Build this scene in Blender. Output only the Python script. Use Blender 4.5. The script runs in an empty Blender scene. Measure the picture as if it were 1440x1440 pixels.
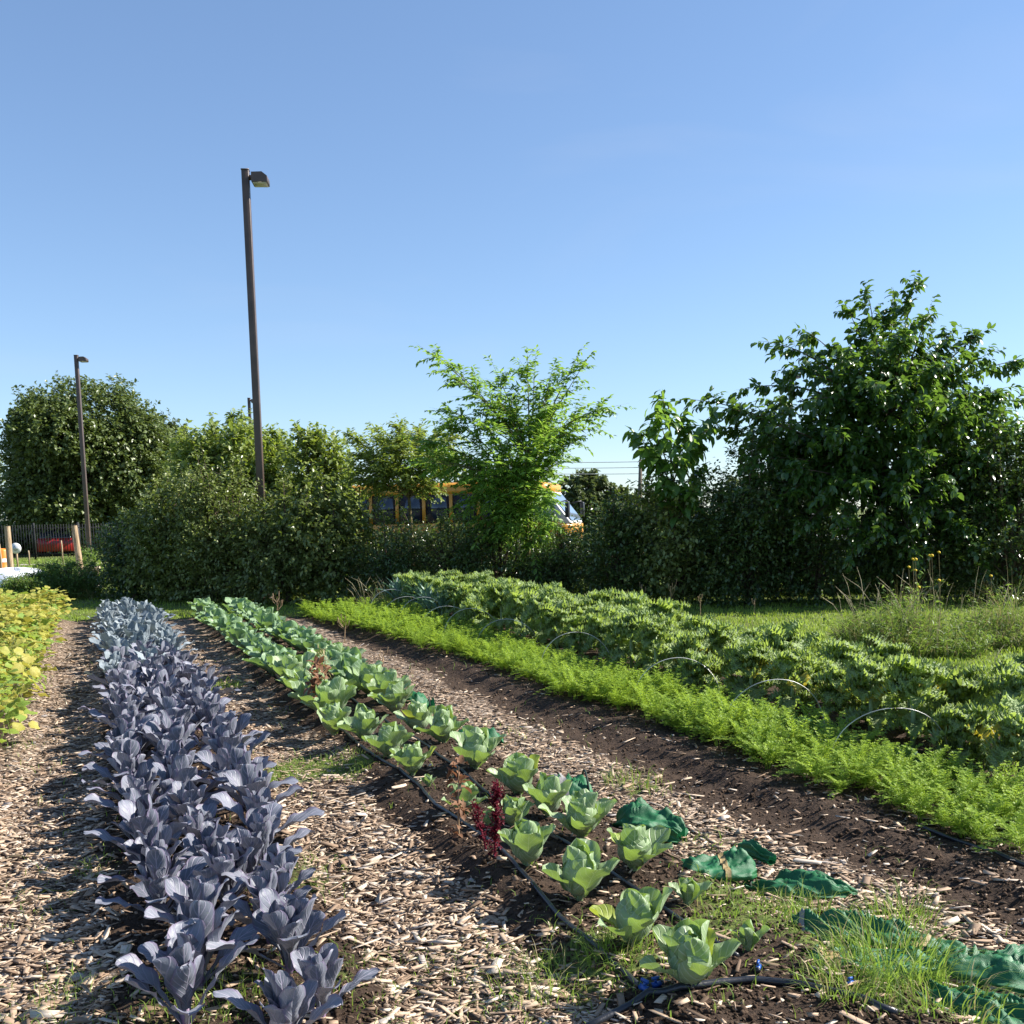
import bpy, math, random
import numpy as np
from mathutils import Vector, Matrix, Euler

random.seed(11)
rng = np.random.default_rng(11)
scene = bpy.context.scene
COL = scene.collection
R_ = math.radians

# ------------------------------------------------------------------ camera
CAM_H, PITCH, ROLL, FPX, PPY = 1.6, R_(6.6), R_(1.2), 1440.0, 891.0
Fv = np.array([0, math.cos(PITCH), -math.sin(PITCH)])
_u0 = np.array([0, math.sin(PITCH), math.cos(PITCH)])
_r0 = np.array([1.0, 0, 0])
Rv = _r0 * math.cos(ROLL) - _u0 * math.sin(ROLL)
Uv = _u0 * math.cos(ROLL) + _r0 * math.sin(ROLL)
cam_d = bpy.data.cameras.new("camera")
cam = bpy.data.objects.new("camera", cam_d)
COL.objects.link(cam)
cam.matrix_world = Matrix(((Rv[0], Uv[0], -Fv[0], 0), (Rv[1], Uv[1], -Fv[1], 0), (Rv[2], Uv[2], -Fv[2], CAM_H), (0, 0, 0, 1)))
cam_d.sensor_width = 36
cam_d.lens = 36
cam_d.shift_y = (PPY - 720) / 1440
cam_d.clip_start = 0.05
cam_d.clip_end = 3000
scene.camera = cam

# ------------------------------------------------------------------ sky, sun, exposure
SUN_EL, SUN_AZ = R_(38), R_(80)          # azimuth clockwise from +Y (the view direction)
world = bpy.data.worlds.new("World")
scene.world = world
world.use_nodes = True
wn = world.node_tree.nodes
wl = world.node_tree.links
wn.clear()
sky = wn.new("ShaderNodeTexSky")
sky.sky_type = 'NISHITA'
sky.sun_disc = False
sky.sun_elevation = SUN_EL
sky.sun_rotation = SUN_AZ
sky.altitude = 1500
sky.air_density = 1.15
sky.dust_density = 0.2
sky.ozone_density = 3.0
bg = wn.new("ShaderNodeBackground")
bg.inputs["Strength"].default_value = 0.105
wo = wn.new("ShaderNodeOutputWorld")
sg = wn.new("ShaderNodeGamma")
sg.inputs["Gamma"].default_value = 0.8
sm = wn.new("ShaderNodeVectorMath")
sm.operation = 'MULTIPLY'
sm.inputs[1].default_value = (0.87, 0.97, 1.10)
tc = wn.new("ShaderNodeTexCoord")
mpg = wn.new("ShaderNodeMapping")
mpg.inputs["Scale"].default_value = (1.6, 1.6, 6.0)
mpg.inputs["Location"].default_value = (0.35, 0.1, 0.2)
cn_ = wn.new("ShaderNodeTexNoise")
cn_.inputs["Scale"].default_value = 1.5
cn_.inputs["Detail"].default_value = 6
cn_.inputs["Distortion"].default_value = 0.6
cr_ = wn.new("ShaderNodeMapRange")
cr_.inputs[1].default_value = 0.55
cr_.inputs[2].default_value = 0.85
cr_.inputs[4].default_value = 0.13
cm = wn.new("ShaderNodeMix")
cm.data_type = 'RGBA'
cm.inputs[7].default_value = (3.3, 3.4, 3.9, 1)
wl.new(sky.outputs[0], sg.inputs[0])
wl.new(sg.outputs[0], sm.inputs[0])
wl.new(tc.outputs["Generated"], mpg.inputs[0])
wl.new(mpg.outputs[0], cn_.inputs["Vector"])
wl.new(cn_.outputs["Fac"], cr_.inputs[0])
wl.new(cr_.outputs[0], cm.inputs[0])
wl.new(sm.outputs[0], cm.inputs[6])
wl.new(cm.outputs[2], bg.inputs["Color"])
wl.new(bg.outputs[0], wo.inputs["Surface"])

sun_d = bpy.data.lights.new("sun", 'SUN')
sun_d.energy = 5.0
sun_d.angle = R_(0.53)
sun_d.color = (1.0, 0.94, 0.85)
sun = bpy.data.objects.new("sun", sun_d)
COL.objects.link(sun)
to_sun = Vector((math.sin(SUN_AZ) * math.cos(SUN_EL), math.cos(SUN_AZ) * math.cos(SUN_EL), math.sin(SUN_EL)))
sun.rotation_euler = to_sun.to_track_quat('Z', 'Y').to_euler()
sun.location = (20, 10, 30)

vs = scene.view_settings
vs.view_transform = 'Standard'
vs.look = 'None'
vs.exposure = 1.15
vs.gamma = 1.0
vs.use_curve_mapping = False


# ------------------------------------------------------------------ helpers
def P(px, py, z=0.0):
    """pixel of the photograph -> point at height z"""
    d = Fv + Rv * (px - 720) / FPX + Uv * (PPY - py) / FPX
    t = (z - CAM_H) / d[2]
    return Vector((d[0] * t, d[1] * t, z))


def PD(px, py, Y):
    """pixel -> point at distance Y along the view"""
    d = Fv + Rv * (px - 720) / FPX + Uv * (PPY - py) / FPX
    t = Y / d[1]
    return Vector((d[0] * t, Y, CAM_H + d[2] * t))


def bx(c, y):
    return c - 0.40 * y


def hash2(i, j, s):
    h = (i.astype(np.int64) * 374761393 + j.astype(np.int64) * 668265263 + s * 1442695041) & 0x7fffffff
    h = ((h ^ (h >> 13)) * 1274126177) & 0x7fffffff
    return ((h ^ (h >> 16)) & 0xffff) / 65535.0


def vnoise(x, y, s=0):
    x = np.asarray(x, float); y = np.asarray(y, float)
    i = np.floor(x); j = np.floor(y)
    fx = x - i; fy = y - j
    fx = fx * fx * (3 - 2 * fx); fy = fy * fy * (3 - 2 * fy)
    i = i.astype(np.int64); j = j.astype(np.int64)
    return ((hash2(i, j, s) * (1 - fx) + hash2(i + 1, j, s) * fx) * (1 - fy)
            + (hash2(i, j + 1, s) * (1 - fx) + hash2(i + 1, j + 1, s) * fx) * fy)


def fbm(x, y, s=0, o=4):
    t = 0; a = 0.5
    for k in range(o):
        t = t + a * vnoise(np.asarray(x) * 2 ** k, np.asarray(y) * 2 ** k, s + k)
        a *= 0.5
    return t / (1 - 0.5 ** o)


def sstep(a, b, x):
    t = np.clip((np.asarray(x, float) - a) / (b - a), 0, 1)
    return t * t * (3 - 2 * t)


BEDS = [(-2.2, -0.6, .05), (-0.1, 0.85, .05), (1.55, 2.5, .07), (3.55, 4.75, .06), (4.9, 5.95, .05)]


def ground_h(x, y):
    c = np.asarray(x) + 0.40 * np.asarray(y)
    h = 0
    for a, b, hh in BEDS:
        h = h + hh * sstep(a - .12, a + .1, c) * (1 - sstep(b - .1, b + .12, c))
    h = h * (1 - sstep(16.6, 17.3, y)) + 0.012
    return h


def gh(x, y):
    return float(ground_h(np.array([x]), np.array([y]))[0])


def make_mesh(name, V, F, mat, uvw=None, smooth=False):
    """V (N,3); F an array (M,k) or list of arrays; uvw per-point vector attribute"""
    V = np.asarray(V, np.float32)
    if not isinstance(F, (list, tuple)):
        F = [F]
    F = [np.asarray(f, np.int32) for f in F if len(f)]
    me = bpy.data.meshes.new(name)
    me.vertices.add(len(V))
    me.vertices.foreach_set("co", V.ravel())
    idx = np.concatenate([f.ravel() for f in F])
    tot = np.concatenate([np.full(len(f), f.shape[1], np.int32) for f in F])
    st = np.concatenate([[0], np.cumsum(tot)[:-1]]).astype(np.int32)
    me.loops.add(len(idx))
    me.loops.foreach_set("vertex_index", idx)
    me.polygons.add(len(tot))
    me.polygons.foreach_set("loop_start", st)
    me.polygons.foreach_set("loop_total", tot)
    if smooth:
        me.polygons.foreach_set("use_smooth", np.ones(len(tot), bool))
    if uvw is not None:
        a = me.attributes.new("uvw", 'FLOAT_VECTOR', 'POINT')
        a.data.foreach_set("vector", np.asarray(uvw, np.float32).ravel())
    me.update(calc_edges=True)
    if mat:
        me.materials.append(mat)
    return me


def link(name, me, parent=None, loc=(0, 0, 0), rot=(0, 0, 0), scale=(1, 1, 1)):
    o = bpy.data.objects.new(name, me)
    COL.objects.link(o)
    o.location = loc
    o.rotation_euler = rot
    o.scale = scale if hasattr(scale, '__len__') else (scale,) * 3
    if parent:
        o.parent = parent
    return o


def tag(o, label=None, cat=None, group=None, kind=None):
    if label: o["label"] = label
    if cat: o["category"] = cat
    if group: o["group"] = group
    if kind: o["kind"] = kind
    return o


def empty(name, loc=(0, 0, 0), rz=0.0, label=None, cat=None, group=None, scale=1.0):
    o = link(name, None, None, loc, (0, 0, rz), scale)
    o.empty_display_size = 0.1
    return tag(o, label, cat, group)


class MB:
    """collects simple shapes into one mesh"""
    def __init__(s):
        s.V = []; s.Q = []; s.T = []; s.n = 0; s.W = []

    def add(s, V, Q=None, T=None, w=0.5):
        V = np.asarray(V, float)
        if Q is not None and len(Q): s.Q.append(np.asarray(Q) + s.n)
        if T is not None and len(T): s.T.append(np.asarray(T) + s.n)
        s.V.append(V)
        s.W.append(np.tile([[0, 0, w]], (len(V), 1)))
        s.n += len(V)

    def box(s, x0, x1, y0, y1, z0, z1, w=.5):
        V = [(x0, y0, z0), (x1, y0, z0), (x1, y1, z0), (x0, y1, z0), (x0, y0, z1), (x1, y0, z1), (x1, y1, z1), (x0, y1, z1)]
        s.add(V, [(0, 3, 2, 1), (4, 5, 6, 7), (0, 1, 5, 4), (1, 2, 6, 5), (2, 3, 7, 6), (3, 0, 4, 7)], w=w)

    def tube(s, pts, rad, n=6, cap=True, w=.5):
        pts = np.asarray(pts, float)
        m = len(pts)
        rad = np.broadcast_to(rad, (m,))
        tg = np.gradient(pts, axis=0)
        tg /= np.linalg.norm(tg, axis=1)[:, None] + 1e-9
        ref = np.array([0.0, 0, 1]) if abs(tg[0, 2]) < .9 else np.array([1.0, 0, 0])
        a = np.cross(tg, ref); a /= np.linalg.norm(a, axis=1)[:, None] + 1e-9
        b = np.cross(tg, a)
        th = np.arange(n) * 2 * math.pi / n
        V = pts[:, None, :] + rad[:, None, None] * (np.cos(th)[None, :, None] * a[:, None, :] + np.sin(th)[None, :, None] * b[:, None, :])
        V = V.reshape(-1, 3)
        i = np.arange(m - 1)[:, None] * n; j = np.arange(n)[None, :]
        Q = np.stack([i + j, i + (j + 1) % n, i + n + (j + 1) % n, i + n + j], -1).reshape(-1, 4)
        T = []
        if cap:
            V = np.vstack([V, pts[0], pts[-1]])
            for k in range(n):
                T.append((m * n, (k + 1) % n, k)); T.append((m * n + 1, (m - 1) * n + k, (m - 1) * n + (k + 1) % n))
        s.add(V, Q, T, w)

    def grid(s, V, nu, nv, w=.5, closed=False):
        """V (nu*nv,3), u-major"""
        q = []
        for i in range(nu - 1):
            for j in range(nv - (0 if closed else 1)):
                q.append((i * nv + j, (i + 1) * nv + j, (i + 1) * nv + (j + 1) % nv, i * nv + (j + 1) % nv))
        s.add(V, q, w=w)

    def mesh(s, name, mat, smooth=False):
        F = []
        if s.Q: F.append(np.concatenate(s.Q))
        if s.T: F.append(np.concatenate(s.T))
        return make_mesh(name, np.concatenate(s.V), F, mat, np.concatenate(s.W), smooth)

    def obj(s, name, mat, parent=None, smooth=False, loc=(0, 0, 0), rot=(0, 0, 0)):
        return link(name, s.mesh(name, mat, smooth), parent, loc, rot)


def bevel(o, w=.01, seg=2):
    m = o.modifiers.new("bevel", 'BEVEL'); m.width = w; m.segments = seg; m.limit_method = 'ANGLE'; m.angle_limit = R_(40)
    return o


ORD = ['nearest', 'second', 'third', 'fourth', 'fifth', 'sixth', 'seventh', 'eighth', 'ninth', 'tenth', 'eleventh', 'twelfth',
       'thirteenth', 'fourteenth', 'fifteenth', 'sixteenth']


# ------------------------------------------------------------------ materials
class NT:
    def __init__(s, name):
        s.m = bpy.data.materials.new(name); s.m.use_nodes = True
        s.t = s.m.node_tree; s.t.nodes.clear()
        s.out = s.t.nodes.new("ShaderNodeOutputMaterial")

    def n(s, typ, props=None, **inp):
        nd = s.t.nodes.new("ShaderNode" + typ)
        for k, v in (props or {}).items(): setattr(nd, k, v)
        for k, v in inp.items():
            key = int(k[1:]) if k[0] == '_' and k[1:].isdigit() else k.replace('_', ' ')
            s.set(nd.inputs[key], v)
        return nd

    def set(s, sock, v):
        if isinstance(v, bpy.types.NodeSocket): s.t.links.new(v, sock)
        elif isinstance(v, bpy.types.Node): s.t.links.new(v.outputs[0], sock)
        elif hasattr(v, '__len__') and len(v) == 3 and sock.type == 'RGBA': sock.default_value = (*v, 1)
        else: sock.default_value = v

    def math(s, op, a, b=0.0, c=None, clamp=False):
        nd = s.t.nodes.new("ShaderNodeMath"); nd.operation = op; nd.use_clamp = clamp
        s.set(nd.inputs[0], a); s.set(nd.inputs[1], b)
        if c is not None: s.set(nd.inputs[2], c)
        return nd.outputs[0]

    def mix(s, f, a, b):
        nd = s.t.nodes.new("ShaderNodeMix"); nd.data_type = 'RGBA'
        s.set(nd.inputs[0], f); s.set(nd.inputs[6], a); s.set(nd.inputs[7], b)
        return nd.outputs[2]

    def ramp(s, f, stops):
        nd = s.t.nodes.new("ShaderNodeValToRGB")
        el = nd.color_ramp.elements
        while len(el) > 1: el.remove(el[-1])
        el[0].position = stops[0][0]; el[0].color = (*stops[0][1], 1)
        for p, c in stops[1:]:
            e = el.new(p); e.color = (*c, 1)
        s.set(nd.inputs[0], f)
        return nd.outputs[0]

    def remap(s, v, a, b, c=0.0, d=1.0):
        nd = s.t.nodes.new("ShaderNodeMapRange"); nd.interpolation_type = 'SMOOTHSTEP'
        s.set(nd.inputs[0], v)
        for k, x in zip((1, 2, 3, 4), (a, b, c, d)): nd.inputs[k].default_value = x
        return nd.outputs[0]

    def noise(s, vec, scale, detail=3.0, rough=.55, dist=0.0):
        nd = s.n("TexNoise", Scale=scale, Detail=detail, Roughness=rough, Distortion=dist)
        if vec is not None: s.set(nd.inputs["Vector"], vec)
        return nd.outputs["Fac"]

    def coord(s, k="Object"):
        return s.n("TexCoord").outputs[k]

    def uvw(s):
        a = s.n("Attribute", {"attribute_name": "uvw"})
        x = s.n("SeparateXYZ"); s.set(x.inputs[0], a.outputs["Vector"])
        return x.outputs

    def orand(s):
        return s.n("ObjectInfo").outputs["Random"]

    def bump(s, h, strength=.3, dist=.01):
        return s.n("Bump", Height=h, Strength=strength, Distance=dist).outputs[0]

    def done(s, shader):
        s.t.links.new(shader if isinstance(shader, bpy.types.NodeSocket) else shader.outputs[0], s.out.inputs["Surface"])
        return s.m

    def principled(s, col, rough=.5, spec=.5, metal=0.0, normal=None, **k):
        p = s.n("BsdfPrincipled", Roughness=rough, Metallic=metal)
        s.set(p.inputs["Base Color"], col)
        s.set(p.inputs["Specular IOR Level"], spec)
        if normal is not None: s.set(p.inputs["Normal"], normal)
        for kk, v in k.items(): s.set(p.inputs[kk.replace('_', ' ')], v)
        return p


def solid(name, col, rough=.5, spec=.5, metal=0.0, var=.12, scale=6.0, bump=.0, bscale=40.0):
    t = NT(name); co = t.coord()
    nz = t.noise(co, scale, 4)
    dark = tuple(c * (1 - var * 2) for c in col); lite = tuple(min(1, c * (1 + var)) for c in col)
    c = t.mix(t.remap(nz, .3, .7), dark, lite)
    nrm = t.bump(t.noise(co, bscale, 4), bump, .01) if bump else None
    return t.done(t.principled(c, rough, spec, metal, nrm))


def leafmat(name, ca, cb, trans, tf=.35, rough=.45, spec=.4, vein=None, vs_=7.0, vamt=.5, edge=None, src='uvw', wax=0.0, back=None, blem=None, crinkle=0.0):
    """ca..cb by tint; trans is the colour of light shining through; veins follow the leaf's own u, v"""
    t = NT(name)
    U = t.uvw(); co = t.coord()
    f = U[2]
    if src == 'obj':
        f = t.math('MULTIPLY_ADD', U[2], .35, t.math('MULTIPLY', t.orand(), .65))
    f = t.math('MULTIPLY_ADD', t.math('SUBTRACT', t.noise(co, 14, 3), .5), .6, f, clamp=True)
    c = t.mix(f, ca, cb)
    nrm = None
    if vein:
        au = t.math('ABSOLUTE', U[0])
        mid = t.remap(au, .0, .07, 1, 0)
        w = t.math('FRACT', t.math('SUBTRACT', t.math('MULTIPLY', U[1], vs_), t.math('MULTIPLY', au, vs_ * .32)))
        sv = t.remap(t.math('ABSOLUTE', t.math('SUBTRACT', w, .5)), .0, .15, 1, 0)
        sv = t.math('MULTIPLY', sv, .6)
        v = t.math('MAXIMUM', mid, sv)
        fine = t.noise(co, 70, 3, .7)
        c = t.mix(t.math('MULTIPLY', v, vamt), c, vein)
        h = t.math('ADD', t.math('MULTIPLY', v, -1.0), t.math('MULTIPLY', fine, .5))
        nrm = t.bump(h, .45, .006)
        if crinkle: nrm = t.bump(t.noise(co, 42, 2, .5), 1.0, crinkle)
    if edge:
        au = t.math('ABSOLUTE', U[0])
        c = t.mix(t.math('MULTIPLY', t.remap(au, .75, 1.0), .6), c, edge)
    if blem:
        b = t.remap(t.noise(co, 30, 4, .6), .66, .74)
        c = t.mix(t.math('MULTIPLY', b, .8), c, blem)
    if back:
        g = t.n("NewGeometry").outputs["Backfacing"]
        c = t.mix(t.math('MULTIPLY', g, .7), c, back)
    p = t.principled(c, rough, spec, normal=nrm)
    if wax:
        t.set(p.inputs["Sheen Weight"], wax); t.set(p.inputs["Sheen Roughness"], .4)
        p.inputs["Sheen Tint"].default_value = (.85, .9, 1, 1)
    tr = t.n("BsdfTranslucent"); t.set(tr.inputs[0], t.mix(.5, c, trans) if False else trans)
    ms = t.n("MixShader"); ms.inputs[0].default_value = tf
    t.t.links.new(p.outputs[0], ms.inputs[1]); t.t.links.new(tr.outputs[0], ms.inputs[2])
    return t.done(ms)


M = {}
M['redcab'] = leafmat('red_cabbage_leaf', (.072, .085, .112), (.235, .25, .295), (.12, .12, .15), .14, .48, .4,
                      vein=(.40, .36, .46), vamt=.8, src='obj', wax=.2, edge=(.13, .08, .17), blem=(.17, .21, .17))
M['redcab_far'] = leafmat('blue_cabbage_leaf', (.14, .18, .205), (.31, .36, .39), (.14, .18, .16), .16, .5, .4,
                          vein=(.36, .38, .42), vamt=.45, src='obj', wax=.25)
M['cab'] = leafmat('green_cabbage_leaf', (.18, .29, .11), (.32, .42, .22), (.28, .42, .06), .30, .45, .4,
                   vein=(.60, .68, .48), vamt=.95, src='obj', wax=.12)
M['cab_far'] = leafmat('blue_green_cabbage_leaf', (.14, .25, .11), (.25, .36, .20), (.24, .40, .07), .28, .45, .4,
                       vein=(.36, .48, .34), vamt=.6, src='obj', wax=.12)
M['cab_old'] = leafmat('yellowing_cabbage_leaf', (.27, .37, .06), (.38, .42, .08), (.42, .50, .05), .34, .5, .35,
                       vein=(.6, .6, .3), vamt=.5, src='obj', blem=(.25, .10, .03))
M['kale'] = leafmat('curly_kale_leaf', (.23, .34, .115), (.42, .53, .23), (.42, .56, .09), .40, .5, .4,
                    vein=(.32, .42, .25), vamt=.25, src='obj', crinkle=.05)
M['kale_y'] = leafmat('yellow_kale_leaf', (.42, .38, .06), (.50, .47, .11), (.6, .5, .04), .3, .5, .3, vein=(.5, .5, .25), src='obj',
                      blem=(.22, .12, .03))
M['lacinato'] = leafmat('smooth_kale_leaf', (.10, .19, .15), (.17, .28, .22), (.14, .28, .1), .22, .45, .4, vein=(.4, .5, .4), vamt=.6, src='obj', wax=.15)
M['carrot'] = leafmat('carrot_leaf', (.17, .28, .038), (.32, .435, .06), (.42, .57, .055), .43, .5, .3)
M['bean_y'] = leafmat('yellow_bean_leaf', (.32, .35, .06), (.47, .40, .10), (.50, .46, .07), .34, .5, .3, vein=(.5, .5, .15), vamt=.3, src='obj', blem=(.24, .12, .045))
M['bean_g'] = leafmat('green_bean_leaf', (.16, .27, .05), (.30, .38, .06), (.40, .52, .06), .38, .5, .3, vein=(.4, .45, .15), vamt=.3, src='obj')
M['grass'] = leafmat('grass_blade', (.10, .19, .03), (.24, .33, .07), (.30, .44, .06), .42, .5, .3)
M['lawn'] = leafmat('lawn_blade', (.15, .25, .035), (.31, .42, .07), (.34, .46, .05), .42, .5, .3)
M['drygrass'] = leafmat('dry_grass_blade', (.30, .25, .12), (.46, .40, .22), (.45, .38, .15), .3, .6, .3)
M['weed'] = leafmat('weed_leaf', (.07, .14, .03), (.17, .24, .06), (.24, .36, .05), .38, .5, .3)
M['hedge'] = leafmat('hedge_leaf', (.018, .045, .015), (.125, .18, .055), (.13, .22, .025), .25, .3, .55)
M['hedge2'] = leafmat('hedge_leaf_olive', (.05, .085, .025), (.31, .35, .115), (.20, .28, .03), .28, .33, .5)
M['elder'] = leafmat('box_elder_leaf', (.10, .16, .04), (.29, .34, .11), (.34, .44, .05), .38, .4, .45)
M['mulberry'] = leafmat('mulberry_leaf', (.03, .078, .018), (.082, .15, .033), (.18, .32, .035), .34, .26, .6)
M['locust'] = leafmat('locust_leaflet', (.08, .17, .03), (.19, .32, .06), (.34, .54, .06), .42, .42, .4)
M['catalpa'] = leafmat('broad_leaf', (.05, .12, .025), (.12, .22, .045), (.26, .44, .05), .38, .3, .5)
M['maple'] = leafmat('maple_leaf', (.05, .085, .022), (.17, .21, .07), (.16, .22, .035), .25, .38, .45)
M['fartree'] = leafmat('far_tree_leaf', (.06, .09, .04), (.15, .18, .08), (.15, .2, .05), .25, .5, .3)
M['amaranth'] = leafmat('amaranth_flower', (.06, .006, .012), (.14, .012, .026), (.16, .01, .025), .3, .6, .2)
M['redbrown'] = leafmat('bolted_lettuce_leaf', (.15, .07, .04), (.30, .17, .095), (.26, .11, .05), .3, .6, .2)
M['bag'] = None


def mk_soil():
    t = NT('garden_soil'); U = t.uvw(); co = t.coord()
    n1 = t.noise(co, 3.0, 6, .6); n2 = t.noise(co, 55.0, 5, .65); n3 = t.noise(co, 14.0, 4, .6)
    soil = t.mix(t.remap(n2, .3, .72), (.022, .014, .009), (.075, .048, .032))
    soil = t.mix(t.remap(n1, .45, .75), soil, (.058, .038, .026))
    v = t.n("TexVoronoi", {"feature": 'F1'}, Scale=42.0, Randomness=1.0)
    mp = t.n("Mapping"); t.set(mp.inputs[0], co); mp.inputs["Rotation"].default_value = (0, 0, .5); mp.inputs["Scale"].default_value = (.55, 1.5, 1)
    t.set(v.inputs["Vector"], mp.outputs[0])
    cc = t.n("SeparateColor"); t.set(cc.inputs[0], v.outputs["Color"])
    chip = t.ramp(cc.outputs[0], [(0, (.08, .055, .04)), (.35, (.24, .17, .12)), (.65, (.40, .30, .215)), (.9, (.54, .43, .33)), (1, (.30, .27, .25))])
    chip = t.mix(t.remap(v.outputs["Distance"], .35, .75), chip, (.05, .033, .022))
    f = t.math('ADD', U[0], t.math('MULTIPLY', t.math('SUBTRACT', n3, .5), .9), clamp=True)
    c = t.mix(t.remap(f, .35, .65), soil, chip)
    g = t.mix(t.remap(n2, .35, .7), (.07, .10, .025), (.17, .20, .05))
    fg = t.math('ADD', U[1], t.math('MULTIPLY', t.math('SUBTRACT', n3, .5), 1.0), clamp=True)
    c = t.mix(t.remap(fg, .45, .75), c, g)
    hh = t.math('ADD', t.math('MULTIPLY', n2, 1.0), t.math('MULTIPLY', v.outputs["Distance"], -.5))
    return t.done(t.principled(c, .92, .2, normal=t.bump(hh, .8, .02)))


def mk_ground():
    t = NT('lawn_ground'); co = t.coord()
    a = t.noise(co, .35, 5, .6); b = t.noise(co, 18, 5, .7)
    c = t.mix(t.remap(b, .3, .7), (.06, .085, .02), (.15, .18, .045))
    c = t.mix(t.math('MULTIPLY', t.remap(a, .5, .75), .5), c, (.19, .17, .07))
    return t.done(t.principled(c, .9, .2, normal=t.bump(b, .8, .03)))


def mk_chip():
    t = NT('wood_chip'); U = t.uvw(); co = t.coord()
    f = t.math('ADD', t.math('MULTIPLY', U[2], 1.0), t.math('MULTIPLY', t.orand(), .0))
    c = t.ramp(f, [(0, (.08, .053, .036)), (.2, (.22, .15, .10)), (.45, (.39, .28, .195)), (.7, (.53, .41, .295)), (.88, (.63, .53, .42)), (1, (.33, .30, .28))])
    mp = t.n("Mapping"); t.set(mp.inputs[0], co); mp.inputs["Scale"].default_value = (20, 160, 160)
    g = t.noise(mp.outputs[0], 1.0, 4, .6)
    c = t.mix(t.math('MULTIPLY', t.remap(g, .5, .7), .45), c, (.10, .07, .045))
    return t.done(t.principled(c, .85, .25, normal=t.bump(g, .4, .004)))


def mk_bag():
    t = NT('green_mesh_bag'); co = t.coord()
    w1 = t.n("TexWave", {"bands_direction": 'X'}, Scale=95.0, Distortion=.4).outputs["Fac"]
    w2 = t.n("TexWave", {"bands_direction": 'Y'}, Scale=95.0, Distortion=.4).outputs["Fac"]
    t.set(w1.node.inputs["Vector"], co); t.set(w2.node.inputs["Vector"], co)
    w = t.math('MAXIMUM', w1, w2)
    n = t.noise(co, 9, 5, .6)
    c = t.mix(t.remap(n, .3, .75), (.005, .085, .026), (.015, .15, .050))
    c = t.mix(t.math('MULTIPLY', w, .35), c, (.03, .18, .075))
    c = t.mix(t.math('MULTIPLY', t.remap(t.noise(co, 5, 5, .7), .6, .75), .6), c, (.14, .13, .09))
    p = t.principled(c, .48, .45, normal=t.bump(t.math('ADD', t.math('MULTIPLY', w, .15), t.noise(co, 22, 4, .6)), .5, .008))
    tr = t.n("BsdfTranslucent"); t.set(tr.inputs[0], (.02, .25, .1))
    ms = t.n("MixShader"); ms.inputs[0].default_value = .12
    t.t.links.new(p.outputs[0], ms.inputs[1]); t.t.links.new(tr.outputs[0], ms.inputs[2])
    return t.done(ms)


def mk_bark(name, a, b, sc=1.0):
    t = NT(name); co = t.coord()
    mp = t.n("Mapping"); t.set(mp.inputs[0], co); mp.inputs["Scale"].default_value = (14 * sc, 14 * sc, 2.5 * sc)
    n = t.noise(mp.outputs[0], 1.0, 6, .65)
    return t.done(t.principled(t.mix(t.remap(n, .3, .7), a, b), .9, .2, normal=t.bump(n, .7, .02)))


M['soil'] = mk_soil()
M['ground'] = mk_ground()
M['chip'] = mk_chip()
M['crumb'] = leafmat('soil_crumb', (.028, .018, .011), (.12, .08, .055), (.01, .01, .01), .0, .95, .15)
M['bag'] = mk_bag()
M['bark'] = mk_bark('bark', (.05, .035, .024), (.16, .12, .085))
M['twig'] = mk_bark('green_twig', (.09, .075, .035), (.19, .16, .08), 2)
M['weathered'] = mk_bark('weathered_wood', (.24, .17, .10), (.46, .35, .23), 1.5)
M['oldpole'] = mk_bark('old_pole_wood', (.10, .08, .065), (.20, .17, .14), 1.2)
M['bronze'] = solid('bronze_painted_steel', (.085, .058, .048), .42, .5, 0, .12, 3, .1, 60)
M['lens'] = solid('lamp_lens', (.55, .52, .45), .3, .5)
M['tube'] = solid('black_plastic_pipe', (.022, .024, .03), .33, .55, 0, .2, 12, .15, 90)
M['blue'] = solid('blue_plastic', (.02, .10, .42), .35, .5)
M['stripe'] = solid('grey_bag_band', (.28, .27, .26), .6, .4, 0, .15, 15, .3, 60)
M['tan'] = solid('tan_bag_band', (.34, .25, .11), .6, .4, 0, .15, 15, .3, 60)
M['cord'] = solid('dark_cord', (.015, .03, .025), .7, .3)
M['wire'] = solid('galvanised_wire', (.55, .55, .52), .38, .6, .35)
M['yellow'] = solid('bus_yellow_paint', (.62, .27, .025), .35, .5, 0, .05)
M['black'] = solid('black_paint', (.012, .012, .014), .4, .5)
M['white'] = solid('white_paint', (.78, .78, .77), .35, .5, 0, .03)
M['red'] = solid('red_paint', (.24, .014, .014), .3, .5, 0, .05)
M['grey'] = solid('silver_paint', (.45, .46, .48), .3, .5, .3, .05)
M['rubber'] = solid('tyre_rubber', (.02, .02, .02), .8, .3)
M['fence'] = solid('black_metal_fence', (.02, .021, .022), .5, .4)
M['orange'] = solid('orange_plastic', (.75, .22, .02), .45, .4, 0, .08)
M['tarp'] = solid('white_row_cover', (.72, .74, .78), .6, .4, 0, .04, 5, .4, 9)
M['terracotta'] = solid('clay_pot', (.42, .32, .23), .8, .3, 0, .15, 10, .3, 40)
M['asphalt'] = solid('asphalt', (.055, .055, .056), .9, .3, 0, .15, 2, .5, 90)
M['dry'] = solid('dry_stalk', (.33, .23, .14), .8, .2, 0, .2, 20)
M['straw'] = solid('pale_straw', (.36, .31, .19), .8, .2, 0, .2, 20)
M['stem'] = solid('pale_green_stem', (.22, .30, .14), .5, .4, 0, .15, 20)
M['redstem'] = solid('purple_stem', (.24, .16, .26), .5, .4, 0, .15, 20)
M['amstem'] = solid('crimson_stem', (.17, .012, .03), .55, .3, 0, .15, 20)
M['flower'] = solid('yellow_flower', (.75, .50, .02), .6, .3, 0, .1, 30)
M['galv'] = solid('wire_grey', (.35, .36, .37), .5, .5)


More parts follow.
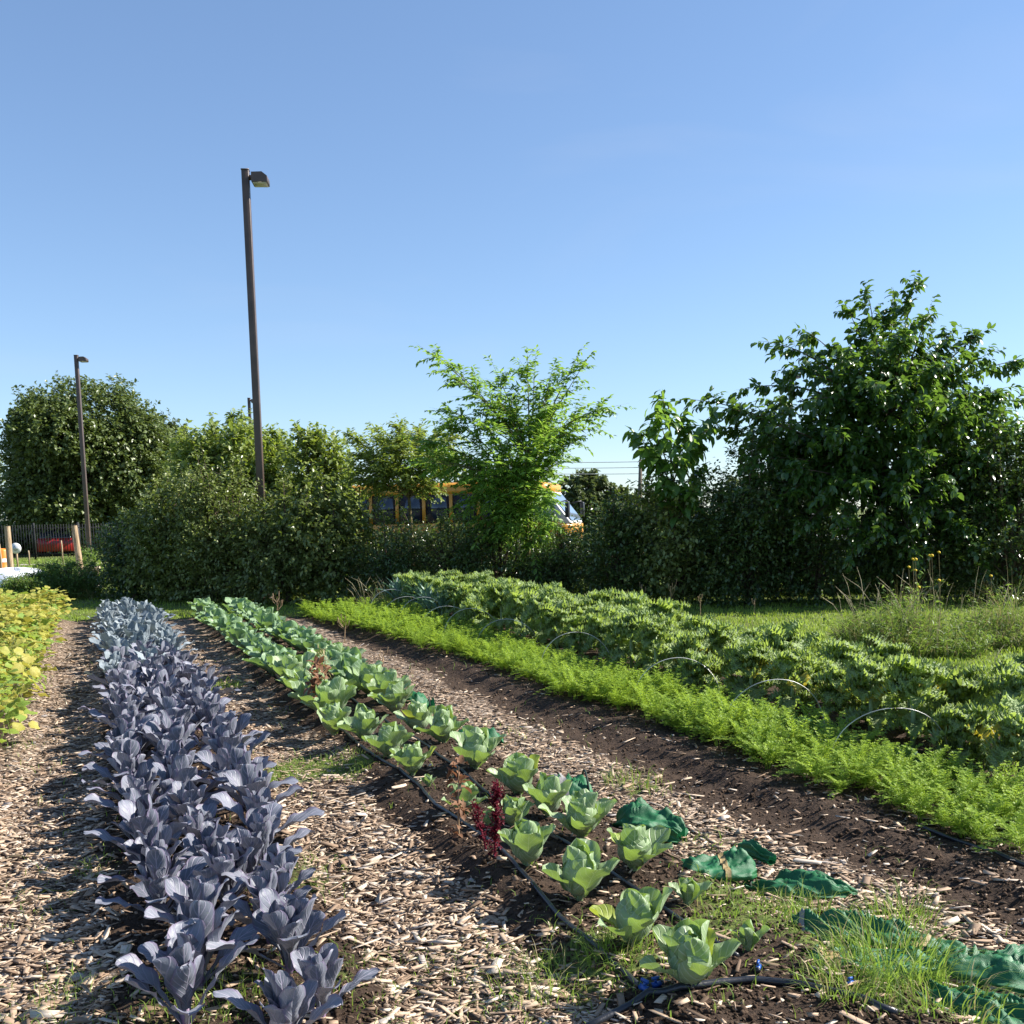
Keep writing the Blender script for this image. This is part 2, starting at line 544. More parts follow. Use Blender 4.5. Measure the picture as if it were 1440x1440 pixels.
def mk_glass():
    t = NT('tinted_glass')
    return t.done(t.principled((.02, .03, .045), .06, .8))


M['glass'] = mk_glass()


def mk_screen():
    t = NT('windscreen_glass')
    return t.done(t.principled((.30, .38, .46), .08, .9, .55))  # pale blue base puts the sky's reflection into the glass colour


M['screen'] = mk_screen()


# ------------------------------------------------------------------ ground, soil, parking lot
def micro(x, y):
    x = np.asarray(x, float); y = np.asarray(y, float)
    return (fbm(x * 3, y * 3, 3, 3) - .5) * .05 + (fbm(x * 17, y * 17, 9, 3) - .5) * .03


def full_h(x, y):
    return ground_h(x, y) + micro(x, y)


def fh(x, y):
    return float(full_h(np.array([x]), np.array([y]))[0])


gb = MB()
gb.add([(-1500, -60, 0), (1500, -60, 0), (1500, 2500, 0), (-1500, 2500, 0)], [(0, 1, 2, 3)])
tag(gb.obj('ground', M['ground']), kind='structure')

lot = MB()
lot.add([(-7.5, 26, .005), (60, 23, .005), (60, 60, .005), (-7.5, 60, .005)], [(0, 1, 2, 3)])
tag(lot.obj('parking_lot', M['asphalt']), kind='structure')

road = MB()
road.add([(-80, 41.4, .006), (-8, 41.4, .006), (-8, 42.6, .006), (-80, 42.6, .006)], [(0, 1, 2, 3)])
tag(road.obj('footpath', solid('pale_path', (.36, .32, .27), .9, .2, 0, .1, 3)), kind='structure')


def chip_mask(x, y):
    c = x + .4 * y
    n = (fbm(x * 1.7, y * 1.7, 21, 3) - .5)
    c2 = c + n * .25
    m = np.zeros_like(c)
    for a, b, v in ((-.75, -.06, 1.0), (.86, 1.50, 1.0), (2.55, 3.25, .78), (4.78, 4.98, .3)):
        m = np.maximum(m, v * sstep(a - .1, a + .08, c2) * (1 - sstep(b - .1, b + .1, c2)))
    # near end of the beds: chips run across in front of the purple bed
    m = np.maximum(m, .9 * (1 - sstep(2.7, 2.95, y)) * (1 - sstep(1.4, 1.7, c2)))
    m = m * (1 - .5 * sstep(15, 17, y))
    return m


GRASS_SPOTS = [(430, 1085, .42, .9), (310, 965, .35, .8), (375, 1100, .2, .9), (1250, 1385, .40, 1.), (1180, 1330, .35, .9), (1060, 1290, .40, .75),
               (1330, 1420, .3, .9), (850, 1375, .32, .75), (720, 1390, .35, .5), (640, 1370, .3, .35), (420, 1235, .25, .6), (900, 1110, .25, .6),
               (990, 1190, .25, .5), (30, 1280, .3, .4), (140, 1230, .2, .35), (330, 1420, .3, .5), (60, 1440, .3, .5), (600, 1400, .4, .3),
               (20, 1060, .25, .5), (440, 1260, .2, .6), (720, 1030, .3, .4), (960, 1400, .3, .35), (1000, 1330, .2, .7), (560, 960, .3, .3),
               (640, 910, .5, .5), (700, 1150, .12, .3), (470, 1400, .2, .5), (250, 1440, .3, .5), (480, 1090, .3, .9), (330, 930, .3, .5)]
_gs = [(P(a, b).x, P(a, b).y, r, v) for a, b, r, v in GRASS_SPOTS]


def grass_mask(x, y):
    c = x + .4 * y
    m = np.zeros_like(c)
    for gx, gy, r, v in _gs:
        rr = np.hypot(x - gx, (y - gy) * .8)
        m = np.maximum(m, v * (1 - sstep(r * .3, r * 1.15, rr)))
    m = np.maximum(m, sstep(5.85, 6.2, c + (fbm(x, y, 5, 3) - .5) * .5))
    m = np.maximum(m, sstep(16.3, 17.2, y + (fbm(x, y, 6, 3) - .5) * .9))
    return m


ys = [1.6]
while ys[-1] < 17.6:
    ys.append(ys[-1] + max(.026, ys[-1] * .0062))
ys = np.array(ys)
cs = np.linspace(-3.6, 6.7, 270)
CG, YG = np.meshgrid(cs, ys)
XG = CG - .4 * YG
ZG = full_h(XG, YG) + .004 + .012 * (fbm(XG * 45, YG * 45, 33, 2) - .5)
edge = np.maximum.reduce([1 - sstep(-3.6, -3.3, CG), sstep(6.3, 6.65, CG), sstep(17.1, 17.55, YG)])
ZG = np.maximum(ZG * (1 - edge), 0) - .03 * edge + .0
nr, nc = CG.shape
ii = (np.arange(nr - 1)[:, None] * nc + np.arange(nc - 1)[None, :])
SF = np.stack([ii, ii + 1, ii + nc + 1, ii + nc], -1).reshape(-1, 4)
SV = np.stack([XG, YG, ZG], -1).reshape(-1, 3)
SW = np.stack([chip_mask(XG, YG), grass_mask(XG, YG), np.zeros_like(XG)], -1).reshape(-1, 3)
tag(link('garden_soil', make_mesh('garden_soil', SV, SF, M['soil'], SW, True)), kind='structure')

# ------------------------------------------------------------------ wood chips and soil crumbs
BOXQ = np.array([(0, 3, 2, 1), (4, 5, 6, 7), (0, 1, 5, 4), (1, 2, 6, 5), (2, 3, 7, 6), (3, 0, 4, 7)])
BOXC = np.array([(-1, -1, -1), (1, -1, -1), (1, 1, -1), (-1, 1, -1), (-1, -1, 1), (1, -1, 1), (1, 1, 1), (-1, 1, 1)], float) * .5


def slivers(n, L, W, H, r):
    c = np.tile(BOXC, (n, 1, 1))
    c = c * (1 + (r.random((n, 8, 3)) - .5) * np.array([.5, .7, .5]))
    tp = 1 - .55 * r.random((n, 1))
    end = c[:, :, 0] > 0
    c[:, :, 1] = np.where(end, c[:, :, 1] * tp, c[:, :, 1])
    c *= np.stack([L, W, H], -1)[:, None, :]
    c[:, :, 2] += (c[:, :, 0] ** 2) * (r.random((n, 1)) - .5) * 4
    return c


def rotm(yaw, pit, rol):
    cy, sy, cp, sp, cr, sr = np.cos(yaw), np.sin(yaw), np.cos(pit), np.sin(pit), np.cos(rol), np.sin(rol)
    return np.stack([np.stack([cy * cp, cy * sp * sr - sy * cr, cy * sp * cr + sy * sr], -1),
                     np.stack([sy * cp, sy * sp * sr + cy * cr, sy * sp * cr - cy * sr], -1),
                     np.stack([-sp, cp * sr, cp * cr], -1)], -2)


def in_view(x, y, m=1.06):
    return np.abs(x) < .5 * y * m + .25


def scatter(n, y0, y1, power=2.0, c0=-1.2, c1=5.0):
    """ground points, denser near the camera"""
    u = rng.random(n)
    if abs(power - 1) < 1e-6:
        y = y0 * (y1 / y0) ** u
    else:
        k = 1 - power
        y = (y0 ** k + u * (y1 ** k - y0 ** k)) ** (1 / k)
    c = c0 + rng.random(n) * (c1 - c0)
    x = c - .4 * y
    k = in_view(x, y)
    return x[k], y[k]


x, y = scatter(112000, 2.5, 14, 2.0)
k = rng.random(len(x)) < chip_mask(x, y) ** 1.2 * (1 - .55 * grass_mask(x, y)) + .10
x, y = x[k], y[k]
n = len(x)
L = np.clip(rng.lognormal(math.log(.023), .65, n), .006, .10) * (1 + .02 * y)
W = np.clip(L * rng.uniform(.10, .55, n) ** 1.1, .003, .02)
H = rng.uniform(.0015, .004, n)
ch = slivers(n, L, W, H, rng)
RM = rotm(rng.normal(.15, .9, n), rng.normal(0, .14, n), rng.normal(0, .22, n))
ch = np.einsum('nij,nkj->nki', RM, ch) + np.stack([x, y, full_h(x, y) + .006 + rng.random(n) * .014], -1)[:, None, :]
tint = np.clip(rng.beta(1.35, 1.45, n) * .95 + (rng.random(n) < .07) * .3, 0, 1)
chF = (BOXQ[None] + np.arange(n)[:, None, None] * 8).reshape(-1, 4)
chW = np.zeros((n, 8, 3)); chW[:, :, 2] = tint[:, None]
tag(link('wood_chip_mulch', make_mesh('wood_chip_mulch', ch.reshape(-1, 3), chF, M['chip'], chW.reshape(-1, 3))),
    'fine pale wood chip mulch strewn over the garden paths', 'wood chips', kind='stuff')

chip_me = []
for q in range(26):
    Lq = rng.uniform(.05, .115); c = slivers(1, np.array([Lq]), np.array([Lq * rng.uniform(.16, .42)]), np.array([rng.uniform(.003, .007)]), rng)[0]
    w = np.zeros((8, 3)); w[:, 2] = np.clip(rng.beta(1.7, 1.3), 0, 1)
    chip_me.append(make_mesh('wood_chip', c, BOXQ, M['chip'], w))
cnt = 0
while cnt < 290:
    xx, yy = scatter(60, 2.9, 6.2, 2.5)
    mk = chip_mask(xx, yy)
    for a, b, m_ in zip(xx, yy, mk):
        if cnt >= 290 or rng.random() > m_ * .9: continue
        o = link('wood_chip', chip_me[rng.integers(26)], None, (a, b, fh(a, b) + .018), (rng.normal(0, .12), rng.normal(0, .12), rng.normal(.15, 1.0)))
        tag(o, 'large splintered wood chip lying on the mulch path', 'wood chip', 'large wood chips on the paths')
        cnt += 1

x, y = scatter(52000, 2.6, 12, 2.0)
k = rng.random(len(x)) < (1 - chip_mask(x, y)) * .9
x, y = x[k], y[k]; n = len(x)
s = np.clip(rng.lognormal(math.log(.0062), .45, n), .0025, .015)
oct_v = np.array([(1, 0, 0), (-1, 0, 0), (0, 1, 0), (0, -1, 0), (0, 0, .8), (0, 0, -.8)], float)
oct_f = np.array([(0, 2, 4), (2, 1, 4), (1, 3, 4), (3, 0, 4), (2, 0, 5), (1, 2, 5), (3, 1, 5), (0, 3, 5)])
cv = oct_v[None] * (.55 + .9 * rng.random((n, 6, 1))) * s[:, None, None]
cv = np.einsum('nij,nkj->nki', rotm(rng.random(n) * 6.3, rng.normal(0, .5, n), rng.normal(0, .5, n)), cv) + np.stack([x, y, full_h(x, y) + .004 + s * .3], -1)[:, None]
cw = np.zeros((n, 6, 3)); cw[:, :, 2] = rng.beta(1.5, 2.2, n)[:, None]
tag(link('soil_crumbs', make_mesh('soil_crumbs', cv.reshape(-1, 3), (oct_f[None] + np.arange(n)[:, None, None] * 6).reshape(-1, 3), M['crumb'], cw.reshape(-1, 3))),
    'loose dark soil crumbs lying over the planting beds', 'soil', kind='stuff')


# ------------------------------------------------------------------ grass
def blades(x, y, z, h, w, lean, seg=3, az=None, seed=1, tmin=0.0, tmax=1.0):
    """curved tapering blades as one set of arrays"""
    n = len(x); r = np.random.default_rng(seed)
    az = r.random(n) * 2 * math.pi if az is None else az
    dx, dy = np.cos(az), np.sin(az)
    sx, sy = -dy, dx
    tw = r.random(n) * 3.14
    sx, sy = np.cos(tw), np.sin(tw)
    V = np.zeros((n, 2 * seg + 1, 3)); Wt = np.zeros((n, 2 * seg + 1, 3))
    tint = tmin + (tmax - tmin) * r.random(n)
    for k_ in range(seg + 1):
        t = k_ / seg
        a = lean * t ** 1.7
        px = x + dx * h * a * t; py = y + dy * h * a * t
        pz = z + h * t * (1 - .45 * np.clip(a, 0, 1.6) * t)
        ww = w * (1 - t ** 1.5) * .5
        if k_ < seg:
            V[:, 2 * k_] = np.stack([px - sx * ww, py - sy * ww, pz], -1)
            V[:, 2 * k_ + 1] = np.stack([px + sx * ww, py + sy * ww, pz], -1)
            Wt[:, 2 * k_:2 * k_ + 2, 1] = t
        else:
            V[:, 2 * seg] = np.stack([px, py, pz], -1); Wt[:, 2 * seg, 1] = 1
    Wt[:, :, 2] = tint[:, None]
    base = np.arange(n)[:, None, None] * (2 * seg + 1)
    q = np.array([(2 * k_, 2 * k_ + 1, 2 * k_ + 3, 2 * k_ + 2) for k_ in range(seg - 1)])
    Q = (q[None] + base).reshape(-1, 4)
    T = (np.array([[2 * seg - 2, 2 * seg - 1, 2 * seg]])[None] + base).reshape(-1, 3)
    return V.reshape(-1, 3), [Q, T], Wt.reshape(-1, 3)


def join_sets(sets):
    V, W, Fq, Ft = [], [], [], []; n = 0
    for v, f, w in sets:
        V.append(v); W.append(w)
        for ff in f:
            (Fq if ff.shape[1] == 4 else Ft).append(ff + n)
        n += len(v)
    F = []
    if Fq: F.append(np.concatenate(Fq))
    if Ft: F.append(np.concatenate(Ft))
    return np.concatenate(V), F, np.concatenate(W)


# lawn beyond and beside the beds
n = 115000
u = rng.random(n)
y = 7.5 * (24 / 7.5) ** (u ** .9)
x = (rng.random(n) - .5) * 1.12 * y
c = x + .4 * y
lawn = (c > 5.85 + (fbm(x, y, 5, 3) - .5) * .6) | (y > 16.7 + (fbm(x, y, 6, 3) - .5) * 1.0)
x, y = x[lawn], y[lawn]
hh_ = rng.uniform(.035, .085, len(x)) * (1 + .8 * (fbm(x * 1.5, y * 1.5, 12, 2) - .5))
V, F, W = blades(x, y, np.maximum(full_h(x, y) * (y < 17.3), 0) - .005, hh_, rng.uniform(.006, .012, len(x)) * (1 + y * .03), rng.uniform(.2, 1.1, len(x)), 2, None, 2)
W[:, 2] = np.clip(W[:, 2] * .6 + .4 * np.repeat(sstep(.3, .7, fbm(x * .8, y * .8, 17, 3)), 5), 0, 1)
tag(link('lawn_grass', make_mesh('lawn_grass', V, F, M['lawn'], W)), 'short sunlit green lawn grass between beds and hedge', 'grass', kind='stuff')

# rough grass in the far field on the left
n = 14000
y = rng.uniform(24, 48, n); x = -8 - rng.random(n) * 20
V, F, W = blades(x, y, np.zeros(n), rng.uniform(.06, .16, n), np.full(n, .03), rng.uniform(.2, 1., n), 2, None, 3)
tag(link('field_grass', make_mesh('field_grass', V, F, M['lawn'], W)), 'sunlit rough grass field in front of the black fence', 'grass', kind='stuff')

# weedy grass growing through the mulch
sets = []
gx, gy = scatter(52000, 2.5, 12, 1.9, -1.3, 5.2)
m_ = np.maximum(grass_mask(gx, gy), .05 * (fbm(gx * 2, gy * 2, 51, 2) > .5))
k = rng.random(len(gx)) < m_ * .85
gx, gy = gx[k], gy[k]
nn = len(gx)
sets.append(blades(gx, gy, full_h(gx, gy), rng.uniform(.025, .085, nn) * (1 + .3 * (gy > 5)), rng.uniform(.0025, .005, nn) * (1 + .05 * gy), rng.uniform(.3, 1.5, nn), 3, None, 4))
V, F, W = join_sets(sets)
tag(link('weed_grass', make_mesh('weed_grass', V, F, M['grass'], W)), 'short weedy grass growing through the mulch paths', 'grass', kind='stuff')


def tuft(px, py, nb, h, rad, label, dry=.15, lean=(.2, 1.2), wd=.005):
    b = P(px, py)
    e = empty('grass_tuft', (b.x, b.y, fh(b.x, b.y)), 0, label, 'grass tuft', 'long grass tufts on the paths')
    for nm, mt, cn in (('blades', M['grass'], int(nb * (1 - dry))), ('dry_blades', M['drygrass'], max(4, int(nb * dry)))):
        a = rng.random(cn) * 6.283; r = rad * np.sqrt(rng.random(cn))
        x_ = r * np.cos(a); y_ = r * np.sin(a)
        V, F, W = blades(x_, y_, np.full(cn, -.01), rng.uniform(.45, 1.1, cn) * h, rng.uniform(.7, 1.3, cn) * wd, rng.uniform(*lean, cn), 4,
                         a + rng.normal(0, .8, cn), int(rng.integers(1e6)))
        link(nm, make_mesh(nm, V, F, mt, W), e)['kind'] = 'stuff'
    return e


tuft(1245, 1385, 330, .24, .20, 'big bright tuft of long grass over the folded green sandbags', .12, wd=.006)
tuft(1190, 1425, 170, .17, .16, 'low grass tuft at the bottom edge beside the black pipe end', .2)
tuft(1330, 1440, 170, .20, .17, 'long grass tuft at the bottom edge in front of the rightmost green bag', .2)
tuft(1150, 1305, 130, .17, .13, 'leaning grass tuft left of the folded green sandbag', .2)
tuft(1270, 1300, 130, .18, .12, 'upright grass tuft behind the folded green sandbag', .15)
tuft(1080, 1290, 150, .10, .20, 'short grass tuft below the large tied green sandbag', .3)
tuft(1010, 1300, 90, .09, .14, 'short grass tuft between the two small cabbage seedlings', .25)
tuft(870, 1370, 90, .14, .13, 'sparse grass tuft beside the black drip pipe near the blue valve', .2)
tuft(800, 1395, 90, .15, .16, 'sparse long grass tuft at the bottom left of the nearest pipe joint', .25, wd=.004)
tuft(745, 1400, 60, .14, .14, 'thin grass tuft in wood chips at the bottom centre', .2, wd=.004)
tuft(320, 1435, 70, .15, .15, 'thin grass tuft beneath the nearest purple cabbages', .1, wd=.004)
tuft(135, 1240, 50, .10, .10, 'thin grass tuft on the left path in purple cabbage shade', .1, wd=.004)
tuft(100, 1430, 60, .11, .16, 'thin grass tuft in the bottom left corner', .2, wd=.004)
tuft(425, 1090, 160, .10, .24, 'spreading grass tuft in middle of the path left of the cabbages', .1)
tuft(365, 1105, 90, .14, .10, 'upright bright grass tuft against the purple cabbage bed', .05)
tuft(312, 970, 160, .12, .22, 'rounded green grass tuft on the far mulch path', .1, wd=.007)
tuft(500, 1080, 110, .08, .22, 'low grass tuft at the edge of the cabbage bed soil', .1)
tuft(890, 1105, 90, .13, .18, 'pale grass tuft behind the dark tied green bag', .35)


# ------------------------------------------------------------------ leaf templates
def leaf_arrays(L, W, nu, nv, pet=.15, petw=.10, cup=.8, curl=.6, cpow=1.4, ruf=.0, rfreq=4.0, wav=.0, prof='ob', tipn=0.0, seed=0, twist=0.0, jag=0.0, frill=0.0):
    r = np.random.default_rng(seed)
    t = 1 - (1 - np.linspace(0, 1, nv)) ** 1.5
    tau = np.clip((t - pet) / (1 - pet), 0, 1)
    if prof == 'ob':      # broad towards the tip, round end
        w = tau ** .7 * np.sqrt(np.clip(1 - tau ** 3.4, 0, 1)) * 1.12
    elif prof == 'round':
        w = np.clip(tau, 0, 1) ** .42 * np.sqrt(np.clip(1 - tau ** 3.2, 0, 1))
    elif prof == 'lance':
        w = np.sin(math.pi * np.clip(tau, 0, 1) ** .8) ** .8
    else:
        w = np.sin(math.pi * np.clip(tau, 0, 1) ** .62) ** .9
    w = np.maximum(w, petw * (1 - .5 * t)) * W * .5
    w[-1] = max(w[-1], W * .02) * .6
    a = curl * t ** cpow
    dl = L * np.diff(t)
    yc = np.concatenate([[0], np.cumsum(np.sin((a[1:] + a[:-1]) / 2) * dl)])
    zc = np.concatenate([[0], np.cumsum(np.cos((a[1:] + a[:-1]) / 2) * dl)])
    u = np.linspace(-1, 1, nu)
    T, Ug = np.meshgrid(t, u, indexing='ij')
    TAU = np.clip((T - pet) / (1 - pet), 0, 1)
    Wg = w[:, None] * np.ones_like(Ug)
    if jag:
        Wg = Wg * (1 + jag * (r.random((nv, 1)) - .5))
    if frill:
        sg = np.where(Ug < 0, 1.7, .0)
        Wg = Wg * (1 + frill * np.abs(Ug) * (np.sin(TAU * 6.283 * (rfreq * 1.4) + sg) + .6 * np.sin(TAU * 6.283 * rfreq * .6 + 2 * sg)))
    ca = max(cup, 1e-3)
    X = Wg * np.sin(Ug * ca) / ca
    OFF = Wg * (1 - np.cos(Ug * ca)) / ca
    ph = r.random(4) * 6.28
    side = np.where(Ug < 0, ph[0], ph[1])
    OFF = OFF + ruf * np.abs(Ug) ** 2.0 * np.sin(TAU * rfreq * 6.283 + side) * np.sin(TAU * math.pi) ** .4
    OFF = OFF + ruf * (.6 if frill else .2) * np.abs(Ug) ** 3 * np.sin(TAU * rfreq * 2.3 * 6.283 + ph[2])
    OFF = OFF + wav * np.sin(Ug * 3 + ph[3]) * np.sin(TAU * 5 + ph[2])
    X = X + twist * L * TAU ** 2
    A = a[:, None] * np.ones_like(Ug)
    Yp = yc[:, None] - np.cos(A) * OFF
    Zp = zc[:, None] + np.sin(A) * OFF
    V = np.stack([X, Yp, Zp], -1).reshape(-1, 3)
    i = (np.arange(nv - 1)[:, None] * nu + np.arange(nu - 1)[None])
    F = np.stack([i, i + 1, i + nu + 1, i + nu], -1).reshape(-1, 4)
    Wt = np.stack([Ug, T, np.full_like(T, r.random())], -1).reshape(-1, 3)
    return V, F, Wt


def leaf_me(name, mat, **k):
    V, F, W = leaf_arrays(**k)
    return make_mesh(name, V, F, mat, W, True)


def stem_me(name, h, r0, r1, mat, n=7):
    b = MB(); b.tube([(0, 0, -.03), (0.002, 0, h * .5), (0, 0.002, h)], [r0, (r0 + r1) / 2, r1], n)
    return b.mesh(name, mat, True)


# ------------------------------------------------------------------ red cabbages
def rc_leaf(mat, kind, sd):
    r = random.Random(sd)
    if kind == 'in':
        return leaf_me('leaf', mat, L=r.uniform(.19, .24), W=r.uniform(.115, .145), nu=11, nv=17, pet=.10, petw=.22, cup=r.uniform(.9, 1.35), curl=r.uniform(-.1, .35), cpow=2.2,
                       ruf=.009, rfreq=2.2, wav=.006, prof='ob', seed=sd, jag=.02)
    if kind == 'mid':
        return leaf_me('leaf', mat, L=r.uniform(.20, .26), W=r.uniform(.125, .16), nu=11, nv=17, pet=.2, petw=.16, cup=r.uniform(.6, 1.0), curl=r.uniform(.2, .7), cpow=2.0,
                       ruf=.009, rfreq=2.2, wav=.006, prof='ob', seed=sd, jag=.02)
    return leaf_me('leaf', mat, L=r.uniform(.22, .29), W=r.uniform(.12, .155), nu=11, nv=17, pet=.30, petw=.12, cup=r.uniform(.3, .8), curl=r.uniform(.2, .8), cpow=1.4,
                   ruf=.009, rfreq=2.2, wav=.006, prof='ob', seed=sd, jag=.02)


RC = {m: {k: [rc_leaf(M[m], k, 100 + i + 37 * j) for i in range(5)] for j, k in enumerate(('in', 'mid', 'out'))} for m in ('redcab', 'redcab_far')}
RC_stem = stem_me('stem', .07, .014, .017, M['redstem'])


def red_cabbage(x, y, s, label, few=False):
    e = empty('red_cabbage', (x, y, fh(x, y)), random.random() * 6.28, label, 'cabbage', 'red cabbages in the purple bed', s)
    link('stem', RC_stem, e)
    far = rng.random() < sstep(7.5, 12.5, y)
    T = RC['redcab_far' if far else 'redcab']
    spec = [('in', 5, .0, .15), ('mid', 7, .12, .38), ('out', 5, .4, .95)]
    if few: spec = [('in', 4, .0, .2), ('mid', 6, .18, .48), ('out', 4, .45, 1.0)]
    az = random.random() * 6.28
    for kind, cn, a0, a1 in spec:
        for q in range(cn):
            az += 6.283 / cn * random.uniform(.75, 1.25) + (.4 if q == 0 else 0)
            til = random.uniform(a0, a1)
            rr = .012
            sc = random.uniform(.85, 1.12)
            link('leaf', random.choice(T[kind]), e, (-math.sin(az) * rr, math.cos(az) * rr, {'in': .055, 'mid': .04, 'out': .02}[kind]),
                 (-til, random.uniform(-.15, .15), az), (sc, sc, sc))


for row, c0, cn0, nm in ((0, .10, .22, 'left'), (1, .39, .40, 'middle'), (2, .68, .56, 'right')):
    yy = (2.98, 2.80, 3.02)[row]
    i = 0
    while yy < 16.9:
        f_ = float(sstep(3.2, 5.2, yy))
        c = cn0 + (c0 - cn0) * f_ + random.gauss(0, .04)
        if i < 10:
            lb = '%s slate purple cabbage from the near end, %s row of the purple bed' % (ORD[i], nm)
        else:
            lb = 'blue purple cabbage crowded in the far part of the %s row of the purple bed' % nm
        red_cabbage(bx(c, yy), yy, random.uniform(.88, 1.16) * (.90 + .22 * float(sstep(3.2, 6, yy))) * (.92 if row == 1 and yy < 5 else 1), lb, few=yy > 10)
        yy += random.uniform(.25, .33) * (1.25 if yy > 10 else 1) + (.62 if row == 1 and i == 0 else 0); i += 1


# ------------------------------------------------------------------ green cabbages
def gc_leaf(mat, kind, sd):
    r = random.Random(sd)
    if kind == 'wrap':
        return leaf_me('leaf', mat, L=r.uniform(.15, .17), W=r.uniform(.17, .2), nu=13, nv=15, pet=.02, petw=.3, cup=r.uniform(1.25, 1.5), curl=r.uniform(-1.3, -.9), cpow=1.3,
                       ruf=.004, rfreq=3, wav=.003, prof='round', seed=sd)
    if kind == 'mid':
        return leaf_me('leaf', mat, L=r.uniform(.15, .185), W=r.uniform(.15, .19), nu=13, nv=16, pet=.06, petw=.22, cup=r.uniform(.9, 1.2), curl=r.uniform(-.5, .1), cpow=1.6,
                       ruf=.008, rfreq=2, wav=.005, prof='round', seed=sd)
    return leaf_me('leaf', mat, L=r.uniform(.16, .20), W=r.uniform(.13, .17), nu=13, nv=16, pet=.14, petw=.14, cup=r.uniform(.5, .9), curl=r.uniform(-.1, .6), cpow=1.6,
                   ruf=.010, rfreq=2, wav=.006, prof='round', seed=sd)


GC = {m: {k: [gc_leaf(M[m], k, 300 + i + 41 * j) for i in range(5)] for j, k in enumerate(('wrap', 'mid', 'out'))} for m in ('cab', 'cab_far', 'cab_old')}
GC_stem = stem_me('stem', .04, .013, .015, M['stem'])


def head_me(mat, sd):
    r = np.random.default_rng(sd)
    nu, nv = 15, 20
    V = []; W = []
    for i in range(nu):
        th = math.pi * i / (nu - 1)
        for j in range(nv):
            ph = 2 * math.pi * j / nv
            fold = .05 * math.sin(ph * 2 + th * 2.4 + sd) + .03 * math.sin(ph * 5 + th * 3)
            rr = .062 * (1 + fold * math.sin(th))
            V.append((rr * math.sin(th) * math.cos(ph), rr * math.sin(th) * math.sin(ph), rr * 1.08 * math.cos(th)))
            W.append((math.sin(ph * 1.5 + sd), th / math.pi, .7))
    q = [(i * nv + j, (i + 1) * nv + j, (i + 1) * nv + (j + 1) % nv, i * nv + (j + 1) % nv) for i in range(nu - 1) for j in range(nv)]
    return make_mesh('head', V, np.array(q), mat, W, True)


HEADS = {m: [head_me(M[m], q) for q in range(3)] for m in ('cab', 'cab_far')}


def green_cabbage(x, y, s, label, old=0, young=False, group='green cabbages in the double row'):
    e = empty('green_cabbage', (x, y, fh(x, y) + .0), random.random() * 6.28, label, 'cabbage', group, s)
    link('stem', GC_stem, e)
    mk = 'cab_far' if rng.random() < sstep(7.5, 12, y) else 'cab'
    if not young:
        link('head', random.choice(HEADS[mk]), e, (0, 0, .088))
    T = GC[mk]; az = random.random() * 6.28
    spec = [('wrap', 4, .20, .33), ('mid', 6, .20, .40), ('out', 5, .42, .88)]
    if young: spec = [('wrap', 2, .1, .25), ('mid', 3, .2, .45), ('out', 2, .5, .8)]
    if y > 7.3: spec = [('wrap', 3, .22, .36), ('mid', 5, .25, .5), ('out', 7, .5, 1.05)]
    for kind, cn, a0, a1 in spec:
        for q in range(cn):
            az += 6.283 / cn * random.uniform(.8, 1.2) + (.5 if q == 0 else 0)
            sc = random.uniform(.88, 1.1)
            TT = T
            if kind == 'out' and old > 0 and q < old: TT = GC['cab_old']
            link('leaf', random.choice(TT[kind]), e, (-math.sin(az) * .014, math.cos(az) * .014, {'wrap': .03, 'mid': .025, 'out': .012}[kind]),
                 (-random.uniform(a0, a1), random.uniform(-.14, .14), az), (sc, sc, sc))


near_left = [(970, 1402, 1.0, 1), (893, 1335, .98, 1), (815, 1273, 1.02, 0), (742, 1232, .95, 0), (722, 1172, .72, 0), (655, 1148, .8, 0), (581, 1098, .86, 1),
             (548, 1072, .95, 0), (512, 1048, .95, 0), (470, 1034, .98, 0)]
for i, (px, py, s, old) in enumerate(near_left):
    p = P(px, py, .06)
    green_cabbage(p.x, p.y, s * (1.1 + .2 * float(sstep(5, 7, p.y))), '%s pale green cabbage from the near end, left row along the drip pipe' % ORD[i], old)
near_right = [(892, 1236, 1.02, 1), (819, 1190, 1.06, 0), (771, 1155, 1.0, 0), (730, 1124, 1.08, 1), (669, 1090, 1.12, 0), (624, 1052, .98, 0), (589, 1034, .92, 1), (556, 1010, 1., 0)]
for i, (px, py, s, old) in enumerate(near_right):
    p = P(px, py, .06)
    green_cabbage(p.x, p.y, s * (1.1 + .2 * float(sstep(5, 7, p.y))), '%s pale green cabbage from the near end, right row by the green bags' % ORD[i], old)
p0 = P(470, 1034, .06)
yy = p0.y + .42; i = 0
while yy < 17:
    c = 1.70 - .012 * (yy - 7) + random.gauss(0, .03)
    if not 8.1 < yy < 8.35:
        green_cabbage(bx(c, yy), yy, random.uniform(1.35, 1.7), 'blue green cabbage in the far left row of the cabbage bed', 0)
    yy += random.uniform(.34, .42)
yy = P(556, 1010, .06).y + .42
while yy < 16.8:
    c = 2.27 + random.gauss(0, .03) - .01 * (yy - 8)
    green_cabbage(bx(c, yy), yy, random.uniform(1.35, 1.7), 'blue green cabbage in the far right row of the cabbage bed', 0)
    yy += random.uniform(.34, .44)
for px, py, s, lb in ((967, 1282, .62, 'small young cabbage standing alone below the large tied green bag'), (1053, 1345, .52, 'small young cabbage among grass right of the nearest cabbage'),
                      (603, 1112, .40, 'tiny cabbage seedling on bare soil beside the drip pipe'), (690, 1170, .5, 'small bolted cabbage beside the crimson amaranth')):
    p = P(px, py, .06)
    green_cabbage(p.x, p.y, s, lb, 0, True)


